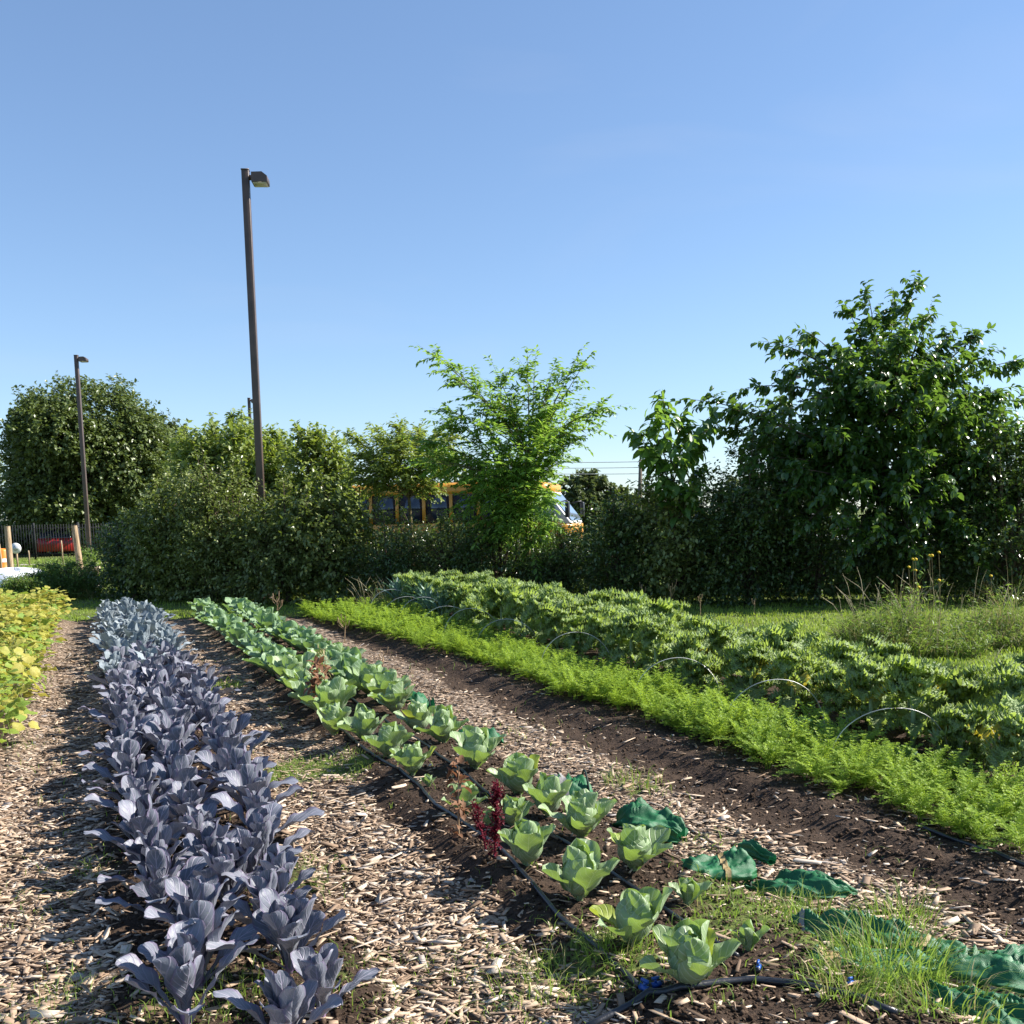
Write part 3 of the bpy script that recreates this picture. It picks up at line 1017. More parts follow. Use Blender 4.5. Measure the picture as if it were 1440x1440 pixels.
# ------------------------------------------------------------------ kale
def kale_leaf(mat, sd, yel=False):
    r = random.Random(sd)
    return leaf_me('leaf', mat, L=r.uniform(.26, .34), W=r.uniform(.16, .21), nu=13, nv=64, pet=.2, petw=.07, cup=r.uniform(.2, .8), curl=r.uniform(1.3, 2.4), cpow=1.1,
                   ruf=r.uniform(.028, .038), rfreq=r.choice((8, 9, 10)), wav=.008, prof='oval', seed=sd, frill=.2)


KL = [kale_leaf(M['kale'], 500 + i) for i in range(8)]
KY = [kale_leaf(M['kale_y'], 520 + i) for i in range(3)]
K_stem = [stem_me('stem', h, .016, .012, M['stem']) for h in (.26, .33, .40)]
LAC = [leaf_me('leaf', M['lacinato'], L=.34 + .02 * i, W=.075, nu=7, nv=14, pet=.2, petw=.12, cup=.9, curl=.5 + .12 * i, cpow=1.5, ruf=.006, rfreq=4, wav=.004, prof='lance', seed=540 + i)
       for i in range(4)]


def kale(x, y, s, label, yellow=0):
    e = empty('curly_kale', (x, y, fh(x, y)), random.random() * 6.28, label, 'kale', 'curly kale plants in the kale bed', s)
    hi = random.randrange(3); hz = (.26, .33, .40)[hi]
    link('stem', K_stem[hi], e)
    az = random.random() * 6.28
    for cn, a0, a1, z in ((6, .0, .35, hz + .01), (9, .2, .65, hz - .02), (8, .5, 1.05, hz - .08), (5, .7, 1.25, hz * .42)):
        for q in range(cn):
            az += 6.283 / cn * random.uniform(.8, 1.2) + .3 * (q == 0)
            sc = random.uniform(.58, .86)
            link('leaf', random.choice(KL), e, (0, 0, z), (-random.uniform(a0, a1), random.uniform(-.2, .2), az), (sc, sc, sc))
    for q in range(yellow):
        az += random.uniform(.8, 2.2); sc = random.uniform(.6, .9)
        link('leaf', random.choice(KY), e, (0, 0, hz * .8), (-random.uniform(.5, 1.0), 0, az), (sc, sc, sc))


for row, c0, nm in ((0, 5.02, 'front'), (1, 5.36, 'middle'), (2, 5.70, 'back')):
    yy = (5.3, 5.1, 4.9, 4.9)[row] + random.random() * .2; i = 0
    while yy < 17.2:
        c = c0 + random.gauss(0, .05)
        near = yy < 9.5
        vis = bx(c, yy) < .53 * yy
        if vis:
            lb = ('%s ruffled green kale plant from the right edge, %s row of the kale bed' % (ORD[i], nm)) if i < 5 else 'ruffled green kale plant in the crowded far part of the kale bed'
            s = random.uniform(.94, 1.16) * (1.0 + .16 * float(sstep(9, 13, yy)))
            kale(bx(c, yy), yy, s, lb, random.choice((1, 2, 3)) if (near and row == 0) else (random.random() < .25) * 1 if near else 0)
            i += 1
        yy += random.uniform(.36, .46)
for i in range(7):
    yy = 14.6 + .38 * i; c = 4.82 + random.gauss(0, .05)
    x = bx(c, yy)
    e = empty('smooth_leaf_kale', (x, yy, fh(x, yy)), random.random() * 6, 'blue green smooth strap-leaved kale at the far left end of the kale bed', 'kale', 'strap-leaved kale plants', random.uniform(.95, 1.15))
    link('stem', K_stem[1], e)
    az = 0
    for q in range(13):
        az += 2.4; link('leaf', random.choice(LAC), e, (0, 0, .24 - .006 * q), (-(.08 + .06 * q), 0, az), random.uniform(.85, 1.1))


# ------------------------------------------------------------------ carrots
def carrot_arrays(sd, nf=10, nl=5, lk=1.0):
    r = random.Random(sd); V = []; Q = []; W = []

    def quad(a, b, c, d, t):
        n0 = len(V); V.extend([a, b, c, d]); Q.append((n0, n0 + 1, n0 + 2, n0 + 3)); W.extend([(0, .5, t)] * 4)
    for f in range(nf):
        az = r.random() * 6.28; lean = r.uniform(.08, .7) if f < nf * .6 else r.uniform(.8, 1.45); H = r.uniform(.15, .27) * (1 if f < nf * .6 else .8); tn = r.random()
        d = Vector((math.cos(az), math.sin(az), 0)); sd_ = Vector((-d.y, d.x, 0))
        pts = []
        for k_ in range(9):
            t = k_ / 8
            a = lean * t ** 1.3
            pts.append(d * (H * t * math.sin(a) * 1.0 + .012) + Vector((0, 0, H * t * math.cos(a * .9))))
        for k_ in range(8):
            w0 = .0016 * (1 - k_ / 10)
            quad(pts[k_] - sd_ * w0, pts[k_] + sd_ * w0, pts[k_ + 1] + sd_ * w0, pts[k_ + 1] - sd_ * w0, tn * .6)
        np_ = 8
        for k_ in range(np_):
            t = .30 + .70 * k_ / (np_ - 1)
            q = min(7.999, t * 8); i0 = int(q); p = pts[i0].lerp(pts[i0 + 1], q - i0); ax = (pts[i0 + 1] - pts[i0]).normalized()
            plen = .075 * (1 - .75 * (t - .30) / .70) * r.uniform(.8, 1.2)
            for s in (-1, 1):
                pd = (sd_ * s + ax * .7 + Vector((r.uniform(-.3, .3), r.uniform(-.3, .3), r.uniform(-.2, .35)))).normalized()
                for m_ in range(nl):
                    bp = p + pd * plen * (m_ + .6) / nl
                    for s2 in (-1, 1):
                        pl = pd.cross(Vector((0, 0, 1))).normalized() * s2
                        ld = (pd * .8 + pl * .8 + Vector((0, 0, r.uniform(-.3, .4)))).normalized()
                        ll = r.uniform(.010, .020) * (1.15 - m_ / nl * .6) * lk; lw = ll * .26
                        sdv = ld.cross(Vector((r.uniform(-.4, .4), r.uniform(-.4, .4), 1))).normalized() * lw
                        quad(bp, bp + ld * ll * .55 + sdv, bp + ld * ll, bp + ld * ll * .55 - sdv, min(1, max(0, tn * .7 + r.random() * .3)))
    return np.array([tuple(v) for v in V]), np.array(Q), np.array(W)


CA = [carrot_arrays(700 + i, 12) for i in range(6)]
CF = [carrot_arrays(720 + i, 7, 3, 1.7) for i in range(5)]
C_me = [make_mesh('carrot_tops', *a[:2], M['carrot'], a[2]) for a in CA]
pos = []
for c0 in (3.92, 4.08, 4.24, 4.40, 4.56):
    yy = 3.9 + random.random() * .1
    while yy < 17.1:
        c = c0 + random.gauss(0, .03) - (.55 - .9 * (c0 - 3.92)) * float(sstep(9.5, 17, yy)); x = bx(c, yy)
        if abs(x) < .54 * yy and not (yy < 4.9 and random.random() < .35) and not (c0 < 4 and yy < 8 and random.random() < .3):
            pos.append((x, yy))
        yy += random.uniform(.10, .16) * (1 if yy < 9 else 1.25)
pos.sort(key=lambda p: p[1])
rest = []
for i, (x, yy) in enumerate(pos):
    s = random.uniform(.78, 1.08) * (1.0 if yy < 6 else 1.1)
    if i < 280:
        o = link('carrot_plant', random.choice(C_me), None, (x, yy, fh(x, yy) - .005), (random.gauss(0, .08), random.gauss(0, .08), random.random() * 6.28), (s, s, s * random.uniform(.72, 1.0)))
        tag(o, 'feathery bright green carrot plant in the dense carrot bed', 'carrot', 'carrot plants in the bright green bed')
    else:
        V, F, W = random.choice(CF)
        a = random.random() * 6.28; ca, sa = math.cos(a) * s * 1.05, math.sin(a) * s * 1.05
        rest.append((np.stack([V[:, 0] * ca - V[:, 1] * sa + x, V[:, 0] * sa + V[:, 1] * ca + yy, V[:, 2] * s * .88 + fh(x, yy)], -1), [F], W))
V, F, W = join_sets(rest)
tag(link('carrot_foliage', make_mesh('carrot_foliage', V, F, M['carrot'], W)), 'far stretch of feathery carrot tops merging into one green band', 'carrots', kind='stuff')

# ------------------------------------------------------------------ yellowing beans
def bean_leaf(mat, sd):
    r = random.Random(sd); sets = []
    for ang, dd in ((0, .035), (1.9, .015), (-1.9, .015)):
        V, F, W = leaf_arrays(L=r.uniform(.085, .11), W=r.uniform(.07, .09), nu=5, nv=7, pet=.08, petw=.06, cup=-.5, curl=r.uniform(.3, .9), prof='oval', wav=.006, ruf=.006, rfreq=2, seed=sd + int(ang * 10))
        # lay the leaflet out flat, drooping
        tl = -1.25 - r.uniform(0, .5)
        ct, st = math.cos(tl), math.sin(tl)
        V = np.stack([V[:, 0], V[:, 1] * ct - V[:, 2] * st, V[:, 1] * st + V[:, 2] * ct], -1)
        V[:, 1] += dd
        ca, sa = math.cos(ang), math.sin(ang)
        V = np.stack([V[:, 0] * ca - V[:, 1] * sa, V[:, 0] * sa + V[:, 1] * ca, V[:, 2]], -1)
        sets.append((V, [F], W))
    b = MB(); b.tube([(0, -.09, -.11), (0, -.03, -.03), (0, .03, 0)], [.0025, .002, .0015], 4, False)
    V, F, W = join_sets(sets + [(np.concatenate(b.V), [np.concatenate(b.Q)], np.concatenate(b.W))])
    return V, F, W


BLa = {'bean_y': [bean_leaf(None, 800 + i) for i in range(5)], 'bean_g': [bean_leaf(None, 820 + i) for i in range(5)]}
BL = {k_: [make_mesh('leaf', v, f, M[k_], w, True) for v, f, w in a] for k_, a in BLa.items()}
B_stem = stem_me('stem', .34, .008, .004, M['stem'], 5)


def bean_mass(kk, cn):
    st_ = []
    for q in range(cn):
        a = q * 2.4 + random.random() * 2; z = .12 + .35 * (q / cn) ** .8; rr = .20 * random.random() ** .5
        v, f, w = random.choice(BLa[kk]); s = random.uniform(.85, 1.3)
        Rm = np.array(Euler((random.gauss(0, .35), random.gauss(0, .3), a)).to_matrix())
        st_.append(((v * s) @ Rm.T + np.array([-math.sin(a) * rr, math.cos(a) * rr, z]), f, np.column_stack([w[:, :2], np.full(len(w), random.random())])))
    V, F, W = join_sets(st_)
    return make_mesh('foliage', V, F, M[kk], W, True)


BF = {'bean_y': [bean_mass('bean_y', 13) for q in range(6)], 'bean_g': [bean_mass('bean_g', 7) for q in range(4)]}
bi = {}
for c0, nm in ((-.83, 'right'), (-1.15, 'middle'), (-1.5, 'left'), (-1.85, 'leftmost')):
    yy = 6.6 + random.random() * .2
    while yy < 17.2:
        c = c0 + random.gauss(0, .05); x = bx(c, yy)
        if x > -.535 * yy:
            i = bi.get(nm, 0); bi[nm] = i + 1
            lb = ('%s yellowing bean plant from the left edge, %s row of the bean bed' % (ORD[i], nm)) if i < 3 else 'yellowing bean plant in the crowded bean bed on the left'
            e = empty('bean_plant', (x, yy, fh(x, yy)), random.random() * 6.28, lb, 'bean plant', 'yellowing bean plants', random.uniform(.72, 1.14))
            link('stem', B_stem, e)
            py_ = .35 + .5 * float(sstep(8, 13, yy))
            if yy < 11:
                for q in range(17):
                    a = q * 2.4 + random.random(); z = .10 + .36 * (q / 16) ** .8; rr = .20 * random.random() ** .5 * (1.1 - .5 * (q / 16) ** 2)
                    kk = 'bean_y' if random.random() < py_ + .25 * (q / 16 - .5) else 'bean_g'
                    link('leaf', random.choice(BL[kk]), e, (-math.sin(a) * rr, math.cos(a) * rr, z), (random.gauss(0, .45), random.gauss(0, .4), a), random.uniform(.7, 1.2))
            else:
                for kk in ('bean_y', 'bean_g'):
                    o = link('foliage', random.choice(BF[kk]), e, (0, 0, 0), (0, 0, random.random() * 6.28), random.uniform(.9, 1.1)); o["kind"] = "stuff"
        yy += random.uniform(.34, .44)


# ------------------------------------------------------------------ trees and shrubs
def unit(v):
    v = np.asarray(v, float)
    return v / (np.linalg.norm(v, axis=-1, keepdims=True) + 1e-9)


class Crown:
    """collects twigs, then covers them with leaves"""
    def __init__(s, seed):
        s.r = np.random.default_rng(seed); s.B = []; s.D = []; s.L = []; s.wood = MB()

    def twigs(s, B, D, L):
        s.B.append(np.atleast_2d(B)); s.D.append(np.atleast_2d(D)); s.L.append(np.atleast_1d(L))

    def lobe(s, c, rad, ncl, per=6, tl=.4, shell=.55, up=.35, hub=None, zmin=.05):
        r = s.r; c = np.array(c, float); rad = np.array(rad, float)
        d = unit(r.normal(size=(ncl, 3)))
        rr = (shell + (1 - shell) * r.random(ncl) ** .6) * (1 + .22 * (r.random(ncl) - .5))
        pt = c + d * rad * rr[:, None]
        ok = pt[:, 2] > zmin
        pt, d = pt[ok], d[ok]
        for q in range(per):
            n = len(pt)
            B = pt + r.normal(size=(n, 3)) * tl * .35
            D = unit(d * .8 + r.normal(size=(n, 3)) * .65 + np.array([0, 0, up]))
            s.twigs(B, D, tl * r.uniform(.6, 1.25, n))
        if hub is not None:
            hub = np.array(hub, float)
            for p in pt[::max(1, len(pt) // 22)]:
                mid = (hub + p) / 2 + np.array([0, 0, .12 * np.linalg.norm(p - hub)]) + r.normal(size=3) * .06
                s.wood.tube([hub, mid, p], [.03, .018, .006], 5, False)

    def shoot(s, p0, p1, bow=.2, n=22, tl=.3, start=.25, rad=.03, side=None):
        r = s.r; p0 = np.array(p0, float); p1 = np.array(p1, float)
        ln = np.linalg.norm(p1 - p0)
        ct = p0 * .45 + p1 * .55 + np.array([0, 0, bow * ln])
        t = np.linspace(0, 1, 9)[:, None]
        pts = (1 - t) ** 2 * p0 + 2 * t * (1 - t) * ct + t ** 2 * p1
        s.wood.tube(pts, np.linspace(rad, .004, 9), 5, False)
        tt = np.sort(start + (1 - start) * r.random(n) ** .85)[:, None]
        B = (1 - tt) ** 2 * p0 + 2 * tt * (1 - tt) * ct + tt ** 2 * p1
        T = unit(2 * (1 - tt) * (ct - p0) + 2 * tt * (p1 - ct))
        rv = r.normal(size=(n, 3)); rv -= (rv * T).sum(1, keepdims=True) * T
        D = unit(T * .75 + unit(rv) * .8 + np.array([0, 0, .1]))
        s.twigs(B, D, tl * r.uniform(.5, 1.2, n) * (1.15 - .6 * tt[:, 0]))
        s.twigs(p1, unit(p1 - ct), tl * .8)

    def leaves(s, per=8, LL=.08, LW=.045, droop=.4, fold=.25, thick=3, big=False, tint_h=None, pinnate=False):
        r = s.r
        B = np.concatenate(s.B); D = np.concatenate(s.D); L = np.concatenate(s.L)
        n = len(B)
        # thin twigs
        if thick:
            k = np.arange(0, n, thick)
            for_b = B[k]; for_e = B[k] + D[k] * L[k][:, None] * .9
            side = unit(np.cross(D[k], r.normal(size=(len(k), 3)))); s2 = np.cross(D[k], side)
            rad = .004
            tv = np.stack([for_b + side * rad, for_b - side * rad * .5 + s2 * rad, for_b - side * rad * .5 - s2 * rad, for_e], 1)
            tf = (np.array([(0, 1, 3), (1, 2, 3), (2, 0, 3)])[None] + np.arange(len(k))[:, None, None] * 4).reshape(-1, 3)
            s.wood.add(tv.reshape(-1, 3), None, tf)
        t = np.tile((np.arange(per) + .6) / per, n) + r.normal(size=n * per) * .04
        Bi = np.repeat(B, per, 0); Di = np.repeat(D, per, 0); Li = np.repeat(L, per)
        pos = Bi + Di * (Li * t)[:, None]
        pos[:, 2] -= .18 * Li * t ** 2
        m = n * per
        alt = np.tile(np.where(np.arange(per) % 2 == 0, 1.0, -1.0), n)[:, None]
        if pinnate:
            hz = unit(np.cross(Di, np.array([0, 0, 1.0]) + .0 * Di) + r.normal(size=(m, 3)) * .15)
            ld = unit(Di * .45 + hz * alt * .9 + np.array([0, 0, -droop]) + r.normal(size=(m, 3)) * .15)
        else:
            rv = r.normal(size=(m, 3)); rv -= (rv * Di).sum(1, keepdims=True) * Di
            ld = unit(Di * .55 + unit(rv) * .75 + np.array([0, 0, -droop]) * r.uniform(.5, 1.4, (m, 1)))
        up = unit(np.array([0, 0, 1.0]) + r.normal(size=(m, 3)) * .45 + to_sun_np * .35)
        sd = unit(np.cross(ld, up)); nm = np.cross(sd, ld)
        ll = LL * r.uniform(.6, 1.25, m)[:, None]; lw = LW * r.uniform(.7, 1.2, m)[:, None] * .5
        base = pos
        if big:
            a = base + ld * ll * .33; b = base + ld * ll * .70 - nm * ll * .07
            V = np.stack([base, a + sd * lw * .95 + nm * lw * fold, a, a - sd * lw * .95 + nm * lw * fold,
                          b + sd * lw * .72 + nm * lw * fold, b, b - sd * lw * .72 + nm * lw * fold, base + ld * ll - nm * ll * .22], 1)
            f3 = np.array([(0, 2, 1), (0, 3, 2), (4, 5, 7), (5, 6, 7)]); f4 = np.array([(1, 2, 5, 4), (2, 3, 6, 5)])
            nvv = 8
            uu = np.tile(np.array([0, 1, 0, -1, 1, 0, -1, 0.0]), (m, 1)); vv = np.tile(np.array([0, .33, .33, .33, .7, .7, .7, 1.0]), (m, 1))
        else:
            a = base + ld * ll * .45
            V = np.stack([base, a + sd * lw + nm * lw * fold, base + ld * ll - nm * ll * .10, a - sd * lw + nm * lw * fold], 1)
            f3 = np.array([(0, 2, 1), (0, 3, 2)]); f4 = None
            nvv = 4
            uu = np.tile(np.array([0, 1, 0, -1.0]), (m, 1)); vv = np.tile(np.array([0, .45, 1.0, .45]), (m, 1))
        W = np.zeros((m, nvv, 3)); W[:, :, 0] = uu; W[:, :, 1] = vv
        W[:, :, 2] = np.clip(r.beta(1.6, 1.6, m)[:, None] * .75 + .25 * np.repeat(r.random(n), per)[:, None], 0, 1)
        off = np.arange(m)[:, None, None] * nvv
        F = [(f3[None] + off).reshape(-1, 3)]
        if f4 is not None: F.append((f4[None] + off).reshape(-1, 4))
        return V.reshape(-1, 3), F, W.reshape(-1, 3)


to_sun_np = np.array(to_sun)
TREE_GROUP = 'shrubs and small trees of the hedge'


def plant_tree(name, label, cat, base, cr, leafmat_, barkmat, trunk_pts, trunk_rad, group=None, **lk):
    """cr holds world coordinates; the thing's Empty stands at its base"""
    base = np.array([base[0], base[1], 0.0])
    e = empty(name, base, 0, label, cat, group)
    V, F, W = cr.leaves(**lk)
    link('crown', make_mesh('crown', V - base, F, leafmat_, W), e)['kind'] = 'stuff'
    wd = cr.wood
    wd.tube(trunk_pts, trunk_rad, 8, False)
    me = wd.mesh('trunk', barkmat, True)
    co = np.empty(len(me.vertices) * 3, np.float32); me.vertices.foreach_get("co", co)
    co = co.reshape(-1, 3) - base; me.vertices.foreach_set("co", co.ravel().astype(np.float32)); me.update()
    link('trunk', me, e)
    return e


def shrub(px, py, wpx, Y, leaf, label, LL=.075, dens=1.0, seed=0, squash=.9, group=TREE_GROUP, name='hedge_shrub', cat='shrub', depth=.9, tl=.34, bottom=0.0, tops=5):
    top = PD(px, py, Y); k = Y / FPX
    w = wpx * k * .5; H = top.z
    cr = Crown(seed * 13 + 5)
    base = (top.x, Y, 0)
    r = cr.r
    ncl = int(112 * dens * max(1, w * H))
    zc = bottom + (H - bottom) * .52; rz = (H - bottom) * .50
    cr.lobe((top.x, Y, zc), (w * .86, w * depth * .8, rz * .9), int(ncl * .6), 6, tl, .5, .3, (top.x, Y, max(.25, bottom * .7)), .04)
    if bottom == 0:
        cr.lobe((top.x, Y - .1, H * .26), (w * 1.12, w * depth * 1.1, H * .30), int(ncl * .35), 6, tl, .4, .15, None, .03)
    for q in range(9):                       # uneven outline
        a = r.random() * 6.28
        cr.lobe((top.x + .72 * w * math.cos(a), Y + .65 * w * depth * math.sin(a), bottom + (H - bottom) * r.uniform(.3, .82)), (w * .36, w * .36, (H - bottom) * .19), int(ncl * .13), 6, tl, .4, .35, None, .04)
    for q in range(tops):
        a = r.random() * 6.28; rr = w * .6 * r.random()
        p0 = (top.x + rr * math.cos(a), Y + rr * math.sin(a), zc + rz * .6)
        cr.wood.tube([(top.x, Y, max(.25, bottom * .7)), p0], [.02, .012], 5, False)
        cr.shoot(p0, (p0[0] + r.normal() * .2, p0[1] + r.normal() * .15, min(H + .35, zc + rz * r.uniform(.95, 1.3))), .05, 12, tl * .6, .1, .012)
    pts = [(top.x, Y, -.1), (top.x + .05, Y, H * .25), (top.x, Y, H * .55)]
    return plant_tree(name, label, cat, base, cr, leaf, M['bark'], pts, [.06, .05, .02], group, per=6, LL=LL, LW=LL * .58, droop=.3)


front = [(182, 735, 74, 21.6, 'leftmost low dark green shrub of the hedge beside the clay pot', .07),
         (243, 690, 105, 21.0, 'rounded dark shrub of the left hedge under the big maple', .088),
         (318, 660, 120, 20.4, 'rounded dark shrub at the foot of the tall lamp post', .088),
         (398, 700, 115, 19.9, 'wide dark shrub right of the tall lamp post', .088),
         (458, 690, 100, 19.6, 'dark shrub covering the tail of the yellow bus', .088),
         (550, 730, 120, 19.2, 'low dark shrub below the bus windows, left one', .065),
         (632, 738, 110, 18.9, 'low dark shrub below the bus windows, middle one', .065),
         (700, 742, 130, 18.6, 'low dark shrub at the foot of the feathery sapling', .065),
         (792, 750, 90, 18.4, 'low dark shrub under the bus front', .065),
         (868, 718, 90, 18.0, 'dark shrub in the shaded gap between bus and broad leaved sapling', .075),
         (955, 684, 120, 17.8, 'dark shrub below the broad leaved sapling', .08),
         (1052, 640, 130, 17.5, 'dark drooping shrub left of the large right tree trunk', .09),
         (1150, 712, 140, 17.6, 'deep shaded shrub under the left half of the large tree', .08),
         (1300, 680, 150, 17.3, 'deep shaded shrub under the right half of the large tree', .08),
         (1425, 620, 150, 16.8, 'leafy shrub cut by the right edge of the picture', .09)]
for i, (px, py, w, Y, lb, ll) in enumerate(front):
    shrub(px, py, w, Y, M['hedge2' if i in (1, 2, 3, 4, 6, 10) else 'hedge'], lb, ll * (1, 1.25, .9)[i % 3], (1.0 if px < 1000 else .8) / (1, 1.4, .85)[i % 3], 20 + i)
for i in range(10):
    px = 270 + i * 130
    Yb = 23.0 - .42 * i
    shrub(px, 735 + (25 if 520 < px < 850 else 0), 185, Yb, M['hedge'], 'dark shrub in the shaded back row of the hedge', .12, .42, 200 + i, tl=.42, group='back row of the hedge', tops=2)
for i, (px, py, lb) in enumerate([(5, 742, 'dark bush behind the black fence, leftmost'), (62, 746, 'dark bush behind the black fence left of the red car'), (132, 738, 'dark bush behind the black fence right of the red car')]):
    shrub(px, py, 90, 58, M['maple'], lb, .22, .22, 230 + i, tl=.7, group='bushes behind the black fence', tops=2, depth=.5)
# weeds and skirts at the foot of the hedge
for i, (px, py, w, Y, lb) in enumerate([(100, 795, 90, 22.4, 'low scrubby bush at the right wooden fence post'), (60, 812, 60, 22.0, 'small scrubby bush growing beside the white mound'),
                                        (30, 822, 40, 21.0, 'tiny pale bush in front of the white mound')]):
    shrub(px, py, w, Y, M['weed'], lb, .05, 1.4, 60 + i, name='low_bush', tl=.22, tops=8)

for i, (px, py, w, Y, lb) in enumerate([(318, 606, 112, 22.5, 'yellowish green box elder left of the tall lamp post'), (388, 630, 95, 22.8, 'yellowish green box elder right behind the lamp post'),
                                        (438, 618, 82, 22.0, 'pale green box elder with two upright leaders right of lamp')]):
    shrub(px, py, w, Y, M['elder'], lb, .13, .8, 80 + i, name='box_elder', cat='tree', bottom=.9, tl=.42, tops=7, squash=1)

# feathery sapling in the middle: long shoots with paired leaflets
Y = 18.7
cr = Crown(301)
bt = PD(742, 842, Y); bt = np.array([bt.x, Y, 0.0])
fork = np.array(PD(738, 690, Y)); fork2 = np.array(PD(745, 640, Y))
for (px, py, dy, bow) in [(612, 494, .3, .10), (645, 528, -.4, .12), (700, 520, .5, .05), (742, 512, .2, .0), (772, 540, -.5, .02), (806, 504, .1, .02), (850, 566, -.2, .16), (800, 590, .5, .15),
                          (805, 612, -.2, .15), (640, 585, .3, .12), (612, 640, -.5, .1), (600, 610, .3, .08), (690, 600, -.9, .1), (770, 610, -.9, .1), (730, 590, .9, .05), (680, 665, -.8, .05),
                          (760, 690, -.9, .0), (705, 560, -.3, .05), (775, 575, .6, .05), (650, 640, .5, .1), (715, 700, -.8, .0), (765, 735, -.6, .0), (690, 730, -.7, 0), (740, 640, -1, .1)]:
    tip = np.array(PD(px, py, Y + dy))
    st = fork if py > 580 else fork2
    tip[2] -= .1
    cr.shoot(st, tip, bow, 21, .66, .12, .022)
    cr.shoot(st, tip + cr.r.normal(size=3) * .22 - np.array([0, 0, .22]), bow, 7, .56, .3, .014)
cr.lobe(np.array(PD(715, 690, Y)), (.7, .5, .7), 70, 3, .4, .3, .2, None)
trunk = [bt + [0, 0, -.1], (bt + fork) / 2 + [.03, 0, 0], fork, fork2]
plant_tree('feathery_sapling', 'tall feathery sapling with long arching fronds in front of the bus', 'tree', bt, cr, M['locust'], M['twig'], trunk, [.06, .05, .04, .025],
           None, per=20, LL=.135, LW=.046, droop=.30, pinnate=True, thick=1)
Y = 20.3
cr = Crown(302)
fork = np.array(PD(575, 700, Y)); bt = np.array([fork[0], Y, 0.0])
for (px, py, dy) in [(492, 612, .2), (505, 640, -.4), (530, 606, .4), (560, 600, -.3), (590, 606, .3), (615, 610, -.2), (640, 612, .2), (498, 672, .3), (540, 650, -.7), (600, 650, -.7), (635, 660, .4), (520, 680, .6), (570, 668, -.8), (610, 688, -.5), (545, 625, .8)]:
    cr.shoot(fork, np.array(PD(px, py, Y + dy)), .16, 34, .42, .3, .018)
cr.lobe(np.array(PD(570, 648, Y)), (1.0, .6, .45), 150, 3, .34, .3, .2, None)
plant_tree('spreading_sapling', 'flat topped spreading sapling overhanging the bus roof', 'tree', bt, cr, M['elder'], M['twig'],
           [bt + [0, 0, -.1], (bt + fork) / 2 + [.05, 0, 0], fork], [.05, .04, .03], None, per=12, LL=.11, LW=.045, droop=.3, pinnate=True, thick=2)

# broad leaved sapling
Y = 17.6
cr = Crown(303)
bt = PD(945, 845, Y); bt = np.array([bt.x, Y, 0.0]); top = np.array(PD(940, 570, Y))
for (px, py, dy) in [(932, 560, 0), (896, 612, .1), (915, 640, -.2), (960, 590, .3), (990, 610, -.1), (925, 585, -.4), (950, 640, -.5), (980, 660, .2), (915, 600, .4), (965, 620, -.4), (1000, 585, .3), (930, 680, -.4), (975, 690, -.4)]:
    st = np.array(PD(945, min(760, py + 70), Y))
    cr.shoot(st, np.array(PD(px, py, Y + dy)), .12, 11, .24, .25, .014)
plant_tree('broad_leaved_sapling', 'upright sapling with broad drooping leaves left of the large tree', 'tree', bt, cr, M['catalpa'], M['twig'],
           [bt + [0, 0, -.1], np.array(PD(948, 740, Y)), top], [.04, .03, .012], None, per=4, LL=.24, LW=.125, droop=.75, big=True, thick=1)

# large tree on the right
Y = 17.8
cr = Crown(304)
bt = PD(1245, 845, Y); bt = np.array([bt.x, Y, 0.0])
f1 = np.array(PD(1240, 700, Y)); f2 = np.array(PD(1250, 600, Y))
tips = [(1086, 482, .2, .2), (1112, 520, -.5, .2), (1140, 470, .6, .15), (1055, 545, .2, .2), (1010, 572, -.3, .16), (975, 562, .4, .18), (1195, 440, .3, .1), (1222, 418, -.4, .05), (1255, 425, .4, .05), (1284, 402, 0, .02),
        (1305, 440, -.6, .04), (1335, 470, .5, .05), (1372, 474, .2, .08), (1385, 500, -.3, .1), (1428, 508, .2, .15), (1400, 560, -.6, .12), (1420, 600, .4, .1), (1190, 500, -1.0, .1), (1270, 470, -1.0, .05),
        (1320, 520, -1.2, .1), (1150, 560, -1.1, .15), (1100, 600, -.9, .15), (1050, 620, .6, .12), (1230, 540, -1.4, .05), (1290, 570, -1.5, .05), (1350, 580, -1.2, .1), (1370, 640, -1., .1), (1180, 610, -1.5, .1),
        (1120, 660, -1.2, .1), (1060, 680, -.7, .1), (1300, 640, -1.6, .05), (1240, 480, 1.0, .05), (1330, 540, 1.1, .05), (1160, 530, 1.1, .1), (1020, 600, .2, .15), (1400, 660, -.6, .1), (1210, 680, -1.6, .05), (1090, 565, .8, .15)]
for px, py, dy, bow in tips:
    st = f1 if py > 560 else f2
    cr.shoot(st, np.array(PD(px, py, Y + dy)), bow, 26, .42, .22, .03)
for px, py, dy in [(1080, 720, -1.0), (1130, 740, -1.3), (1180, 730, -1.6), (1240, 745, -1.7), (1300, 720, -1.7), (1350, 740, -1.5), (1400, 715, -1.2), (1430, 690, -.8), (1160, 690, -1.5), (1270, 690, -1.7), (1330, 680, -1.6), (1110, 690, -1.2),
                   (1438, 560, .1), (1445, 620, -.3), (1415, 545, .5), (1060, 650, -.8), (1200, 770, -1.5), (1370, 775, -1.4), (1290, 780, -1.7)]:
    cr.shoot(f1, np.array(PD(px, py, Y + dy)), .22, 18, .40, .4, .02)
lc = np.array(PD(1255, 590, Y)); kk = Y / FPX
cr.lobe(lc, (110 * kk, 1.2, 95 * kk), 150, 4, .38, .35, .25, None)
cr.lobe(np.array(PD(1150, 630, Y)), (90 * kk, 1.1, 50 * kk), 70, 4, .38, .35, .2, None)
cr.lobe(np.array(PD(1370, 640, Y)), (60 * kk, 1.1, 60 * kk), 60, 4, .38, .35, .2, None)
